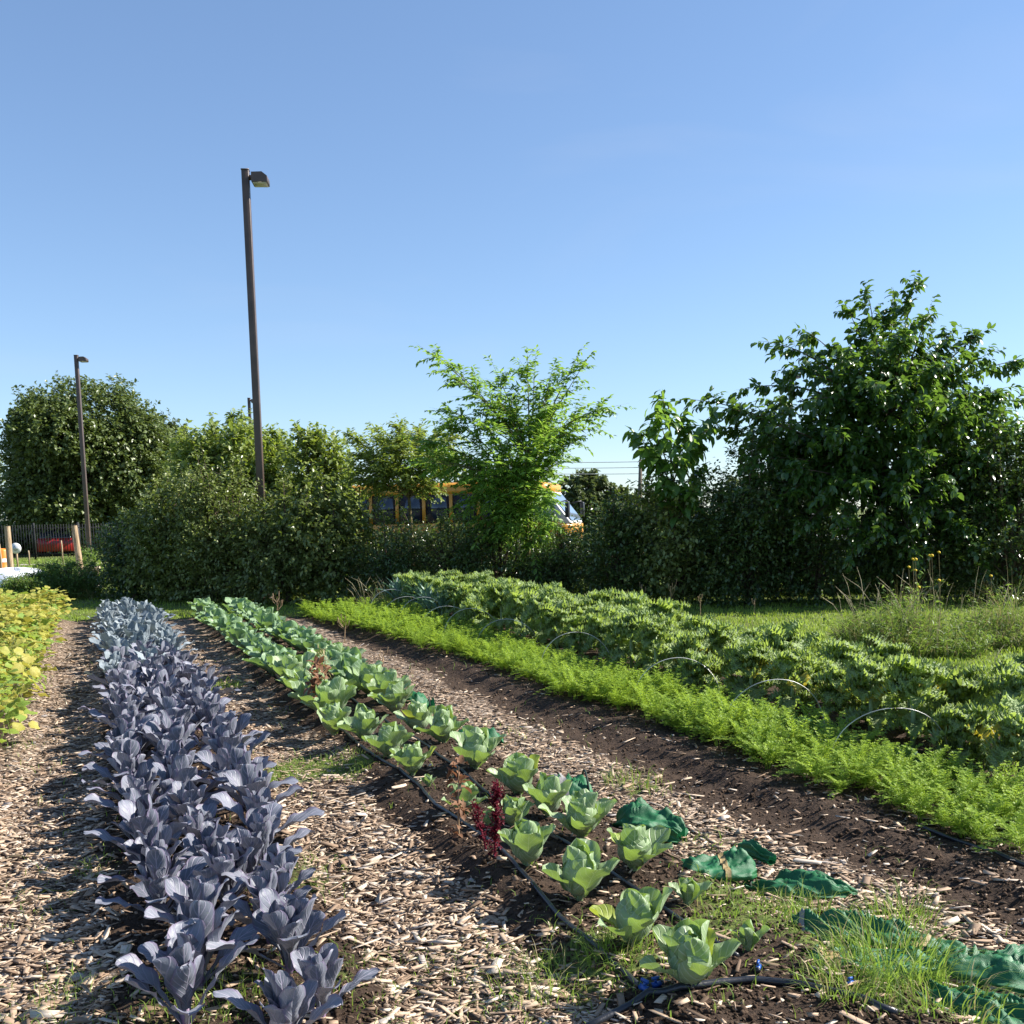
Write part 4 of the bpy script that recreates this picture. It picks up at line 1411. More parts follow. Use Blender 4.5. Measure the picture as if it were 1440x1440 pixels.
plant_tree('large_leafy_tree', 'large glossy leaved tree rising highest on the right', 'tree', bt, cr, M['mulberry'], M['bark'],
           [bt + [0, 0, -.1], bt * .5 + f1 * .5 + [.06, 0, 0], f1, f2], [.11, .09, .07, .04], None, per=9, LL=.15, LW=.082, droop=.55, big=True, thick=1)

# big maple and its neighbours beyond the fence, far left
def far_tree(px, py, wpx, Y, mat, label, LL, seed, lobes=7, ncl=260, name='far_tree', bottom=.12, group=None):
    top = PD(px, py, Y); k = Y / FPX; w = wpx * k * .5; H = top.z
    cr = Crown(seed); r = cr.r
    hub = (top.x, Y, H * .35)
    cr.lobe((top.x, Y, H * .55), (w * .86, w * .8, H * .44), ncl, 6, H * .07, .72, .2, hub)
    for q in range(lobes):
        a = q / lobes * 6.28 + r.random(); zz = r.uniform(.22, .74); of = .66 * math.sqrt(max(.05, 1 - ((zz - .48) / .44) ** 2))
        cr.lobe((top.x + w * of * math.cos(a), Y + w * of * math.sin(a), H * zz), (w * .34, w * .34, H * .15), ncl // 5, 6, H * .06, .6, .25, None)
    plant_tree(name, label, 'tree', (top.x, Y), cr, mat, M['bark'], [(top.x, Y, -.2), (top.x, Y, H * .3), (top.x, Y, H * .6)], [H * .03, H * .025, H * .01], group, per=7, LL=LL, LW=LL * .75, droop=.45)


far_tree(116, 536, 232, 56, M['maple'], 'huge round dark maple tree behind the black fence on the left', .22, 401, 14, 800, 'maple_tree')
far_tree(-75, 600, 130, 66, M['maple'], 'tree at the left edge partly behind the maple', .30, 402, 6, 220, 'maple_tree')
far_tree(228, 592, 110, 66, M['fartree'], 'smaller dull green tree right behind the maple', .28, 403, 6, 240, 'roadside_tree')
far_tree(262, 618, 70, 80, M['fartree'], 'dark tree crossed by the power lines', .30, 404, 5, 160, 'roadside_tree')
for i, (px, py, w, Y, lb) in enumerate([(825, 664, 90, 88, 'soft olive green tree seen over the front of the bus'), (872, 690, 70, 92, 'low soft olive tree in the gap left of the utility pole'), (930, 690, 120, 95, 'far low tree behind the utility pole'),
                                        (690, 660, 170, 95, 'far tree behind the feathery sapling'), (520, 690, 170, 95, 'far tree behind the bus roof'), (1100, 660, 200, 96, 'far tree behind the large right tree')]):
    far_tree(px, py, w, Y, M['fartree'], lb, .40, 420 + i, 5, 130, 'distant_tree', group='distant trees beyond the parking lot')


# ------------------------------------------------------------------ lamp posts, pole, wires
def lamp(px, py, Y, w, label, head=True):
    t = PD(px, py, Y); H = t.z
    e = empty('street_lamp', (t.x, Y, 0), R_(4), label, 'lamp post', 'brown parking lot lamp posts')
    b = MB(); b.box(-w / 2, w / 2, -w / 2, w / 2, .06, H)
    bevel(b.obj('pole', M['bronze'], e), .012, 2)
    b = MB(); b.box(-w * 1.2, w * 1.2, -w * 1.2, w * 1.2, 0, .058); b.obj('base_plate', M['bronze'], e)
    b = MB(); b.box(-w / 2 - .006, w / 2 + .006, -w / 2 - .006, w / 2 + .006, H + .001, H + .02); b.obj('cap', M['bronze'], e)
    b = MB(); b.box(w / 2 + .001, w / 2 + .06, -.04, .04, H - .17, H - .09); b.obj('arm', M['bronze'], e)
    x0 = w / 2 + .061
    b = MB()
    V = [(x0, -.17, H - .25), (x0 + .30, -.17, H - .25), (x0 + .30, .17, H - .25), (x0, .17, H - .25), (x0, -.17, H - .07), (x0 + .20, -.16, H - .06), (x0 + .20, .16, H - .06), (x0, .17, H - .07),
         (x0 + .30, -.17, H - .14), (x0 + .30, .17, H - .14)]
    b.add(V, [(0, 3, 2, 1), (4, 5, 6, 7), (3, 0, 4, 7), (5, 8, 9, 6), (8, 1, 2, 9)], None)
    b.add([V[0], V[1], V[8], V[5], V[4]], None, [(0, 1, 2), (0, 2, 3), (0, 3, 4)])
    b.add([V[3], V[2], V[9], V[6], V[7]], None, [(0, 2, 1), (0, 3, 2), (0, 4, 3)])
    hd = b.obj('lamp_head', M['bronze'], e)
    b = MB(); b.box(x0 + .02, x0 + .28, -.15, .15, H - .265, H - .253); b.obj('lens', M['lens'], hd)


lamp(345, 240, 20.8, .14, 'tall brown square lamp post rising above the left hedge')
lamp(107, 500, 43.5, .15, 'brown lamp post in front of the round maple')
lamp(350, 560, 58.0, .15, 'distant lamp post whose top shows just left of the tall lamp')
lamp(1112, 524, 48.0, .15, 'distant lamp post showing between leaves of the large tree')

t = PD(901, 646, 72)
e = empty('utility_pole', (t.x, 72, 0), 0, 'grey wooden utility pole in the gap beyond the hedge', 'utility pole')
b = MB(); b.tube([(-.15, 0, -.1), (-.08, 0, t.z * .5), (0, 0, t.z)], [.17, .15, .12], 10); b.obj('pole', M['oldpole'], e, True)
b = MB(); b.box(-.06, .06, -1.0, 1.0, t.z - .45, t.z - .33); b.obj('crossarm', M['oldpole'], e)
for q in (-.85, 0, .85):
    b = MB(); b.tube([(0, q, t.z - .33), (0, q, t.z - .2)], .04, 6); b.obj('insulator', M['grey'], e)
t2 = PD(95, 596, 76)
for q, (z0, z1, lb) in enumerate([(-.2, 0, 'uppermost thin power line from the utility pole'), (-.55, -.4, 'middle thin power line from the utility pole'), (-.95, -.62, 'lowest thin power line from the utility pole')]):
    b = MB(); s_ = np.linspace(0, 1, 40)[:, None]
    A = np.array([t.x, 72 + (q - 1) * .85, t.z + z0]); B2 = np.array([t2.x, 76, t2.z + z1])
    pts = A * (1 - s_) + B2 * s_; pts[:, 2] -= 4 * .9 * (s_ * (1 - s_))[:, 0]
    b.tube(pts, .022, 4, False)
    tag(b.obj('power_line', M['galv']), lb, 'power line', 'power lines')


# ------------------------------------------------------------------ bus and cars
def loft(b, secs):
    """secs: list of equal-length rings of (x,y,z)"""
    n = len(secs[0]); V = np.array(secs).reshape(-1, 3)
    Q = [(i * n + j, i * n + (j + 1) % n, (i + 1) * n + (j + 1) % n, (i + 1) * n + j) for i in range(len(secs) - 1) for j in range(n)]
    V = np.vstack([V, np.mean(secs[0], 0), np.mean(secs[-1], 0)])
    T = [(len(V) - 2, (j + 1) % n, j) for j in range(n)] + [(len(V) - 1, (len(secs) - 1) * n + j, (len(secs) - 1) * n + (j + 1) % n) for j in range(n)]
    b.add(V, Q, T)


def ring(x, w, z0, z1, r=.18):
    k = [(-w, z0), (w, z0), (w, z1 - r)]
    for a in (22, 45, 68): k.append((w - r + r * math.cos(R_(a)), z1 - r + r * math.sin(R_(a))))
    k += [(w - r, z1), (-(w - r), z1)]
    for a in (68, 45, 22): k.append((-(w - r + r * math.cos(R_(a))), z1 - r + r * math.sin(R_(a))))
    k.append((-w, z1 - r))
    return [(x, a, z) for a, z in k]


def wheel(parent, x, y, r, w, mat_rim):
    b = MB(); s_ = 1 if y > 0 else -1
    pr = [(r * .62, -w / 2), (r * .95, -w / 2), (r, -w * .3), (r, w * .3), (r * .95, w / 2), (r * .62, w / 2)]
    n = 20
    V = [(rr * math.cos(6.283 * j / n), o, rr * math.sin(6.283 * j / n)) for rr, o in pr for j in range(n)]
    b.grid(np.array(V), len(pr), n, closed=True)
    wh = b.obj('wheel', M['rubber'], parent, True, (x, y, r))
    b = MB(); b.tube([(0, -w * .35, 0), (0, w * .38, 0)], r * .6, 14); b.obj('rim', mat_rim, wh, True)


BL_, BW, BH = 9.0, 1.15, 2.62
bus = empty('school_bus', (-2.25, 32.6, 0), R_(-13), 'yellow orange bus with dark side windows parked behind the hedge', 'bus')
b = MB(); loft(b, [ring(-4.5, BW, .45, 1.40, .05), ring(3.9, BW, .45, 1.40, .05), ring(4.45, BW * .96, .45, 1.30, .08)]); b.obj('body', M['yellow'], bus)
b = MB(); loft(b, [ring(-4.45, BW - .05, 1.401, 2.28, .04), ring(3.3, BW - .05, 1.401, 2.28, .04)]); b.obj('cabin', M['black'], bus)
b = MB(); loft(b, [ring(-4.5, BW, 2.281, BH - .05, .2), ring(-4.4, BW, 2.281, BH, .24), ring(3.3, BW, 2.281, BH, .24), ring(3.75, BW * .98, 2.281, BH - .10, .2)]); b.obj('roof', M['yellow'], bus, True)
for s_ in (-1, 1):
    for q in range(9):
        x0 = -4.45 + q * .86
        b = MB(); b.box(x0, x0 + .10, s_ * BW - .03, s_ * BW + .012, 1.402, 2.279); b.obj('window_pillar', M['yellow'], bus)
        if q < 8:
            b = MB(); b.box(x0 + .12, x0 + .84, s_ * (BW - .025) - .008, s_ * (BW - .025) + .008, 1.44, 2.24); wd = b.obj('window', M['glass'], bus)
            b = MB(); b.box(x0 + .12, x0 + .84, s_ * (BW - .012) - .006, s_ * (BW - .012) + .006, 1.83, 1.86); b.obj('window_bar', M['black'], wd)
    b = MB(); b.box(-4.4, 3.8, s_ * BW - .005, s_ * BW + .015, 1.05, 1.12); b.obj('black_stripe', M['black'], bus)
b = MB(); loft(b, [ring(3.301, BW * .98, 1.401, 2.279, .05), ring(3.75, BW * .97, 1.401, 2.278, .08), ring(4.42, BW * .92, 1.302, 1.36, .03)]); b.obj('cab', M['white'], bus, True)
b = MB(); b.add([(3.80, -1.0, 2.22), (3.80, 1.0, 2.22), (4.43, .98, 1.42), (4.43, -.98, 1.42)], [(0, 1, 2, 3)]); b.add([(3.79, -1.0, 2.22), (3.79, 1.0, 2.22), (4.42, .98, 1.42), (4.42, -.98, 1.42)], [(3, 2, 1, 0)]); b.obj('windscreen', M['screen'], bus)
for s_ in (-1, 1):
    b = MB(); b.add([(3.35, s_ * 1.145, 2.18), (3.72, s_ * 1.135, 2.18), (4.15, s_ * 1.11, 1.5), (3.35, s_ * 1.145, 1.5)], [(0, 1, 2, 3) if s_ < 0 else (3, 2, 1, 0)]); b.obj('side_window', M['screen'], bus)
    b = MB(); b.tube([(4.1, s_ * 1.1, 1.95), (4.35, s_ * 1.35, 2.0), (4.38, s_ * 1.4, 1.95)], .02, 6); ar = b.obj('mirror', M['black'], bus)
    b = MB(); b.box(4.32, 4.44, s_ * 1.4 - .11, s_ * 1.4 + .11, 1.5, 1.97); bevel(b.obj('mirror_housing', M['black'], ar), .03)
    b = MB(); b.tube([(4.47, s_ * .8, .75), (4.53, s_ * .8, .75)], .11, 12); b.obj('headlight', M['lens'], bus)
    for xx in (-2.9, 3.0): wheel(bus, xx, s_ * .98, .46, .28, M['white'])
b = MB(); b.box(4.46, 4.58, -1.1, 1.1, .45, .62); b.obj('bumper', M['black'], bus)


def car(x, y, rz, paint, label):
    e = empty('parked_car', (x, y, 0), rz, label, 'car', 'parked cars')
    b = MB(); loft(b, [ring(-2.15, .78, .35, .72, .06), ring(-2.05, .86, .25, .92, .08), ring(-.9, .88, .22, .95, .1), ring(1.0, .88, .22, .93, .1), ring(2.0, .84, .25, .80, .1), ring(2.2, .72, .32, .62, .08)])
    b.obj('body', paint, e, True)
    b = MB(); loft(b, [ring(-1.9, .74, .90, .96, .02), ring(-1.25, .66, .90, 1.40, .08), ring(.1, .66, .90, 1.44, .08), ring(1.05, .74, .88, .94, .02)]); b.obj('cabin', M['glass'], e, True)
    b = MB(); loft(b, [ring(-1.28, .63, 1.41, 1.46, .03), ring(.08, .63, 1.45, 1.49, .03)]); b.obj('roof', paint, e, True)
    for s_ in (-1, 1):
        for xx in (-1.3, 1.35): wheel(e, xx, s_ * .78, .32, .2, M['grey'])
        b = MB(); b.box(2.08, 2.20, s_ * .55 - .14, s_ * .55 + .14, .58, .70); b.obj('headlight', M['lens'], e)


pw = P(1168, 812); car(8.3, 27.0, R_(8), M['white'], 'white car glimpsed through the foot of the hedge under the large tree')
car(5.6, 30.5, R_(172), M['grey'], 'silver car glimpsed low through the hedge left of the white one')
rc_ = PD(80, 770, 52); car(rc_.x - .9, 54, R_(113), M['red'], 'red car parked behind the black picket fence')

# ------------------------------------------------------------------ fence, posts, mound, pot
fx0, fx1, FY = PD(-15, 760, 48).x, PD(172, 760, 48).x, 48.0
e = empty('picket_fence', (fx0, FY, 0), 0, 'black metal picket fence below the round maple', 'fence')
pk = MB(); pk.box(-.012, .012, -.012, .012, .08, 1.62); pkm = pk.mesh('picket', M['fence'])
nx = int((fx1 - fx0) / .125)
for q in range(nx):
    link('picket', pkm, e, (q * .125, 0, 0))
for z in (.22, 1.42):
    b = MB(); b.box(-.05, fx1 - fx0, .014, .05, z, z + .04); b.obj('rail', M['fence'], e)
for q in range(4):
    b = MB(); b.box(-.04, .04, .052, .13, 0, 1.7); b.obj('fence_post', M['fence'], e, False, (q * (fx1 - fx0) / 3, 0, 0))

for px0, py0, px1, py1, Y, lb in ((10, 740, 16, 812, 24.2, 'leftmost rough wooden post behind the white mound'), (104, 739, 117, 826, 23.6, 'leaning wooden post beside the clay pot')):
    a = PD(px0, py0, Y); c = PD(px1, py1, Y); w = .055
    dx = (a.x - c.x) / max(.2, a.z - c.z)
    b = MB()
    z1 = a.z
    V = []
    for z, ww in ((-.1, w), (z1 * .5, w * .97), (z1, w * .93)):
        cx = dx * z
        V += [(cx - ww, -ww, z), (cx + ww, -ww, z), (cx + ww, ww, z), (cx - ww, ww, z)]
    b.grid(np.array(V), 3, 4, closed=True); b.add([V[8], V[9], V[10], V[11]], [(0, 1, 2, 3)])
    tag(b.obj('wooden_post', M['weathered'], None, False, (c.x - dx * c.z, Y, 0)), lb, 'post', 'wooden garden posts')
for px, py, Y, hh_, lb in ((86, 760, 40, 1.5, 'thin pale stake in the field before the red car'), (40, 775, 41, .9, 'short thin stake in the field left of the red car'), (-1, 765, 30, 1.3, 'thin stake at the left picture edge')):
    t = PD(px, py, Y); b = MB(); b.tube([(0, 0, -.05), (.01, 0, hh_ * .5), (0, 0, max(.6, t.z))], [.03, .028, .025], 6)
    tag(b.obj('garden_stake', M['weathered'], None, False, (t.x, Y, 0)), lb, 'stake', 'garden stakes')
t = PD(23, 771, 36)
e = empty('round_sign', (t.x, 36, 0), 0, 'small round pale disc on a post beside the leftmost wooden post', 'sign')
b = MB(); b.tube([(0, 0, -.05), (0, 0, t.z)], .03, 6); b.obj('post', M['weathered'], e)
b = MB(); b.tube([(0, -.06, t.z), (0, -.035, t.z)], .19, 20); dk = b.obj('disc', M['white'], e)
b = MB(); b.tube([(0, -.075, t.z), (0, -.061, t.z)], .09, 16); b.obj('centre', M['grey'], dk)
t = P(2, 806); t = PD(4, 800, 33)
e = empty('orange_barrel', (t.x, 33, 0), 0, 'orange plastic barrel cut by the left picture edge', 'barrel')
b = MB(); n = 18
pr = [(.28, 0), (.28, .06), (.24, .08), (.225, .42), (.215, .46), (.20, .80), (.17, .86), (.03, .88)]
b.grid(np.array([(r_ * math.cos(6.283 * j / n), r_ * math.sin(6.283 * j / n), z) for r_, z in pr for j in range(n)]), len(pr), n, closed=True); b.obj('body', M['orange'], e, True)
b = MB(); b.grid(np.array([(r_ * math.cos(6.283 * j / n), r_ * math.sin(6.283 * j / n), z) for r_, z in ((.226, .44), (.221, .56)) for j in range(n)]), 2, n, closed=True); b.obj('band', M['white'], e, True)

# white covered mound
t = PD(32, 830, 22.8)
nu, nv = 22, 44; V = []
for i in range(nu):
    th = (i / (nu - 1)) * math.pi * .5
    for j in range(nv):
        ph = 6.283 * j / nv
        wr = 1 + .10 * math.sin(ph * 5 + th * 3) + .05 * math.sin(ph * 11 + th * 5) + .04 * math.sin(ph * 17)
        V.append((1.05 * math.sin(th) ** .8 * math.cos(ph) * wr, .7 * math.sin(th) ** .8 * math.sin(ph) * wr, .66 * math.cos(th) ** .9 * (1 + .06 * math.sin(ph * 7)) - .02))
b = MB(); b.grid(np.array(V), nu, nv, closed=True)
tag(b.obj('covered_mound', M['tarp'], None, True, (PD(22, 830, 22.8).x, 22.8, 0)), 'white sheet draped over a mound behind the bean bed', 'covered mound')
# clay pot with plant by the leaning post
t = PD(128, 812, 25.5)
e = empty('clay_pot', (t.x, 25.5, 0), 0, 'tan clay pot standing on a block beside the leaning wooden post', 'pot')
b = MB(); n = 20; pr = [(.14, .18), (.21, .46), (.23, .47), (.235, .55), (.20, .555), (.19, .48)]
b.grid(np.array([(r_ * math.cos(6.283 * j / n), r_ * math.sin(6.283 * j / n), z) for r_, z in pr for j in range(n)]), len(pr), n, closed=True); b.obj('pot', M['terracotta'], e, True)
b = MB(); b.tube([(0, 0, .44), (0, 0, .49)], .20, 16); b.obj('pot_soil', M['crumb'], e)
b = MB(); b.box(-.22, .22, -.2, .2, 0, .178); bevel(b.obj('block', solid('concrete', (.36, .33, .28), .9, .2, 0, .1, 8, .3), e), .015)
cr = Crown(910); cr.lobe((0, 0, .72), (.26, .26, .2), 40, 5, .14, .3, .5, (0, 0, .5), .5); V, F, W = cr.leaves(5, .06, .03, .3, .25, 2)
link('foliage', make_mesh('foliage', V, F, M['weed'], W), e)['kind'] = 'stuff'


# ------------------------------------------------------------------ drip pipes
def path_tube(pts, r, step=.05, wob=.006, lift=.0, seed=0):
    pts = [np.array(p, float) for p in pts]; out = []
    rr = np.random.default_rng(seed)
    for a, b_ in zip(pts[:-1], pts[1:]):
        n_ = max(2, int(np.linalg.norm(b_ - a) / step))
        for i in range(n_): out.append(a + (b_ - a) * i / n_)
    out.append(pts[-1]); out = np.array(out)
    ph = rr.random(3) * 6
    s_ = np.arange(len(out)) * step
    out[:, 0] += wob * np.sin(s_ * 2.1 + ph[0]) + wob * .6 * np.sin(s_ * 5 + ph[1])
    sm = np.convolve(np.pad(full_h(out[:, 0], out[:, 1]), 3, 'edge'), np.ones(7) / 7, 'valid')
    z = np.maximum(sm, full_h(out[:, 0], out[:, 1]) - .004) + r + lift
    m = MB(); m.tube(np.column_stack([out, z]), r, 8)
    return m


def xy(px, py): p = P(px, py, .06); return (p.x, p.y)


lp = [xy(903, 1400), xy(850, 1350), xy(790, 1300), xy(745, 1248), xy(700, 1200), xy(612, 1138), xy(590, 1112)] + [(bx(1.70 - .005 * y_, y_), y_) for y_ in np.arange(6.6, 16.8, .8)]
tag(path_tube(lp, .0105, seed=1, wob=.008).obj('drip_pipe', M['tube'], None, True), 'black drip pipe running along the left cabbage row', 'pipe', 'black irrigation pipes')
rp = [(bx(2.06 + .02 * math.sin(y_ * 2), y_), y_) for y_ in np.arange(3.35, 16.8, .6)]
tag(path_tube(rp, .0095, seed=2, wob=.012).obj('drip_pipe', M['tube'], None, True), 'black drip pipe running between the two cabbage rows', 'pipe', 'black irrigation pipes')
cp = [(bx(3.83 + .02 * math.sin(y_ * 1.7), y_), y_) for y_ in np.arange(3.6, 5.1, .3)]
tag(path_tube(cp, .0105, seed=3, wob=.012).obj('drip_pipe', M['tube'], None, True), 'black drip pipe along the front edge of the carrot bed', 'pipe', 'black irrigation pipes')
kp = [(bx(4.22 + .02 * math.sin(y_ * 1.7), y_), y_) for y_ in np.arange(3.6, 9, .6)]
tag(path_tube(kp, .0115, seed=5, wob=.012).obj('drip_pipe', M['tube'], None, True), 'black drip pipe hidden among the carrot tops', 'pipe', 'black irrigation pipes')
hp = [xy(820, 1440), xy(890, 1418), xy(955, 1407), xy(1010, 1398), xy(1060, 1392), xy(1120, 1398), xy(1190, 1414), xy(1260, 1440)]
tag(path_tube(hp, .0125, seed=4, wob=.002, lift=.004).obj('header_pipe', M['tube'], None, True), 'thicker black pipe crossing below the nearest cabbage', 'pipe', 'black irrigation pipes')


def valve(px, py, rz, s, label):
    p = P(px, py, .07); e = empty('blue_valve', (p.x, p.y, fh(p.x, p.y) + .02), rz, label, 'valve', 'blue pipe fittings', s)
    b = MB(); b.tube([(-.03, 0, 0), (.03, 0, 0)], [.016, .016], 10); b.obj('body', M['blue'], e, True)
    b = MB(); b.tube([(-.045, 0, 0), (-.031, 0, 0)], .019, 10); b.tube([(.031, 0, 0), (.045, 0, 0)], .019, 10); b.obj('collar', M['tube'], e, True)
    b = MB(); b.tube([(0, 0, .014), (0, 0, .03)], .008, 8); b.box(-.022, .022, -.006, .006, .03, .044); b.obj('handle', M['blue'], e)


valve(907, 1399, 2.2, .7, 'blue valve at the near end of the left drip pipe')
valve(922, 1394, .4, .6, 'blue valve beside the pipe joint under the nearest cabbage')
valve(1066, 1376, 1.2, .55, 'small blue fitting lying on soil right of the nearest cabbage')
valve(1195, 1392, .4, .45, 'small blue fitting half hidden in the grass tuft')


# ------------------------------------------------------------------ green mesh sandbags
def bag(px, py, L, W, H, rz, prof, label, band=None, seed=0, crease=.10, tie=None, zoff=0):
    p = P(px, py, .06); r = np.random.default_rng(seed)
    x, y = p.x, p.y
    e = empty('sandbag', (x, y, max(fh(x, y) - .012, 0) + zoff), rz, label, 'sandbag', 'green mesh sandbags')
    nu, nv = (84, 64) if y < 5.5 else (36, 32)
    ph = r.random(8) * 6.28
    s_ = np.linspace(0, 1, nu); f = np.interp(s_, [a for a, _ in prof], [b_ for _, b_ in prof])
    f = np.convolve(np.pad(f, 2, 'edge'), [.1, .2, .4, .2, .1], 'valid')

    def surf(s0, s1, inf, nuu):
        ss = np.linspace(s0, s1, nuu); ff = np.interp(ss, s_, f)
        th = np.arange(nv) * 2 * math.pi / nv
        S, T = np.meshgrid(ss, th, indexing='ij'); Fg = np.interp(S, s_, f)
        pin = np.clip(1.15 - Fg, 0, 1)
        ct, st_ = np.cos(T), np.sin(T)
        k0 = seed * 7.3
        rdg = lambda u_, v_, q_: 1 - np.abs(2 * fbm(u_ + k0, v_ + k0, q_, 2) - 1) * 1.6
        wr = crease * pin * (np.sin(T * 7 + ph[0] + S * 2) * .6 + np.sin(T * 12 + ph[1] + S * 5) * .4) / np.maximum(Fg, .3) * .5
        rr = 1 + wr + .38 * (fbm(S * 3.2 + k0, ct * 1.3 + k0, 41, 3) - .5)
        Xl = (S - .5) * L + .08 * L * (fbm(ct * 1.6 + k0, st_ * 1.6 + S, 42, 2) - .5) * Fg
        Yl = ct * W * .5 * Fg ** .8 * rr + .10 * W * (fbm(S * 2.5 + k0, S * 0 + 3, 43, 2) - .5)
        Zl = (st_ * .5 + .42) * H * np.minimum(1, Fg ** .7 + .1) * rr
        Zl = np.where(Zl < 0, Zl * .15, Zl)
        tp = np.clip(st_, 0, 1) ** .7
        an = .6 * math.sin(seed * 2.1)
        su = S * L / .1; sv = Yl / .1
        fu = su * math.cos(an) + sv * math.sin(an); fv = -su * math.sin(an) + sv * math.cos(an)
        Zl = Zl * .8 + tp * np.minimum(1, Fg + .2) * (.050 * (np.clip(rdg(fu * .45, fv * 1.5, 44), 0, 1) ** 2 - .3) + .022 * (np.clip(rdg(fu * .9 + 9, fv * 3.2, 45), 0, 1) ** 2 - .3))
        if inf: 
            Yl = Yl * (1 + inf / W * 2); Zl = Zl + inf
        return np.stack([Xl, Yl, Zl], -1).reshape(-1, 3)
    b = MB(); b.grid(surf(0, 1, 0, nu), nu, nv, closed=True)
    b.obj('sack', M['bag'], e, True)
    if band:
        b = MB(); b.grid(surf(band[0], band[1], .004, 5), 5, nv, closed=True); b.obj('band', M[band[2]], e, True)
    for tpos in (tie or []):
        ff = float(np.interp(tpos, s_, f)); b = MB()
        th = np.linspace(0, 6.283, 17)
        b.tube(np.column_stack([np.full(17, (tpos - .5) * L) + .004 * np.sin(th * 2), np.cos(th) * W * .5 * ff ** .8 * 1.12 + .05 * W * math.sin(tpos * 5 + ph[6]), np.maximum((np.sin(th) * .5 + .45) * H * (ff ** .7 + .1) * 1.15, .004)]), .006, 6, False)
        b.obj('tie', M['cord'], e, True)
    return e


NECK = [(0, .25), (.08, .75), (.3, 1), (.55, .95), (.75, .55), (.84, .22), (.92, .35), (1, .55)]
PILL = [(0, .3), (.1, .85), (.4, 1), (.8, .95), (.92, .7), (1, .25)]
TWO = [(0, .2), (.08, .75), (.25, 1), (.40, .6), (.47, .22), (.53, .3), (.65, .75), (.85, .7), (.97, .3), (1, .12)]
bag(995, 1228, .40, .24, .10, R_(176), NECK, 'large rounded green sandbag lying left of the knot, below the chips', (.3, .36, 'tan'), 1, tie=[.84])
bag(1125, 1238, .46, .21, .09, R_(-14), [(0, .3), (.06, .2), (.14, .35), (.35, .8), (.6, .9), (.85, .45), (1, .08)], 'long green sandbag pointing right from the black knot', None, 2, crease=.25, tie=[.07])
bag(1064, 1198, .20, .08, .07, R_(118), [(0, .5), (.3, .5), (.6, .7), (1, .8)], 'gathered green bag neck sticking up behind the black knot', None, 3, crease=.35, zoff=.03)
bag(915, 1160, .36, .24, .17, R_(-38), [(0, .2), (.12, .6), (.35, 1), (.6, .9), (.8, .6), (.92, .5), (1, .2)], 'dark creased green bag standing behind the right cabbage row', None, 4, crease=.4)
bag(800, 1115, .26, .20, .15, R_(8), PILL, 'small plump green bag with grey band behind the cabbages', (.15, .40, 'stripe'), 5, tie=[.86])
bag(668, 1040, .40, .28, .12, R_(-28), PILL, 'flat green bag with a pale grey stripe beyond the cabbages', (.36, .48, 'stripe'), 6)
bag(590, 990, .24, .22, .16, R_(10), NECK, 'small dark green bag at the far cabbages', None, 7, tie=[.84])
bag(1205, 1308, .46, .20, .10, R_(-20), [(0, .45), (.1, .9), (.5, 1), (.85, .8), (1, .2)], 'folded green sandbag with a pale edge left of the big grass tuft', (.06, .10, 'stripe'), 8, crease=.3)
bag(1225, 1358, .44, .20, .05, R_(-6), PILL, 'flattened green bag under the big grass tuft', (.12, .24, 'tan'), 9, crease=.3)
bag(1372, 1350, .46, .27, .09, R_(-42), [(0, .3), (.15, .8), (.45, 1), (.8, .9), (1, .4)], 'large crumpled green sandbag near the bottom right corner', (.06, .16, 'tan'), 10, crease=.35)
bag(1400, 1418, .50, .20, .07, R_(-26), PILL, 'creased green sandbag lowest in the bottom right corner', None, 11, crease=.4)
bag(1440, 1345, .28, .18, .09, R_(30), NECK, 'green bag end cut by the right edge beside the crumpled sandbag', None, 12, crease=.4)
bag(1120, 1042, .46, .30, .16, R_(-10), PILL, 'dark green bag with tan stripe between carrots and kale', (.2, .3, 'tan'), 13)
bag(1265, 1070, .46, .28, .15, R_(-8), NECK, 'dark green bag in kale shade behind the near carrots', None, 14, tie=[.84])
bag(900, 965, .40, .28, .15, R_(-12), PILL, 'dark green bag half hidden behind the carrots under a hoop', None, 15)
bag(443, 915, .30, .25, .20, R_(10), NECK, 'very dark small bag beside the far cabbages', None, 16)
bag(412, 888, .40, .28, .14, R_(0), PILL, 'distant flat green bag on the right of the cabbage row', None, 17)
bag(374, 872, .40, .28, .14, R_(0), PILL, 'most distant green bag at the far end of the cabbage row', None, 18)

# ------------------------------------------------------------------ wire hoops over the carrots
HO = [(5.9, 'nearest'), (6.95, 'second nearest'), (8.15, 'third nearest'), (9.9, 'fourth nearest'), (11.6, 'fifth nearest'), (12.7, 'sixth nearest'), (13.6, 'seventh nearest'), (14.6, 'eighth nearest'), (15.4, 'ninth nearest'), (16.2, 'farthest')]
for i, (yc_, nm) in enumerate(HO):
    a_ = np.linspace(0, math.pi, 25)
    c_ = 4.55 - .36 * np.cos(a_) * -1.0
    hx = bx(4.58, yc_) - .36 * np.cos(a_)
    hz_ = np.sin(a_) ** .8 * (.42 + .03 * math.sin(i * 3)) 
    b = MB(); b.tube(np.column_stack([hx, np.full(25, yc_) + .04 * np.cos(a_ * 2 + i), hz_ + .02]), (.0030 if yc_ < 10 else .0036), 6, False)
    tag(b.obj('wire_hoop', M['wire'], None, True), '%s thin pale wire hoop arching over the carrot bed' % nm, 'wire hoop', 'wire hoops over the carrots')


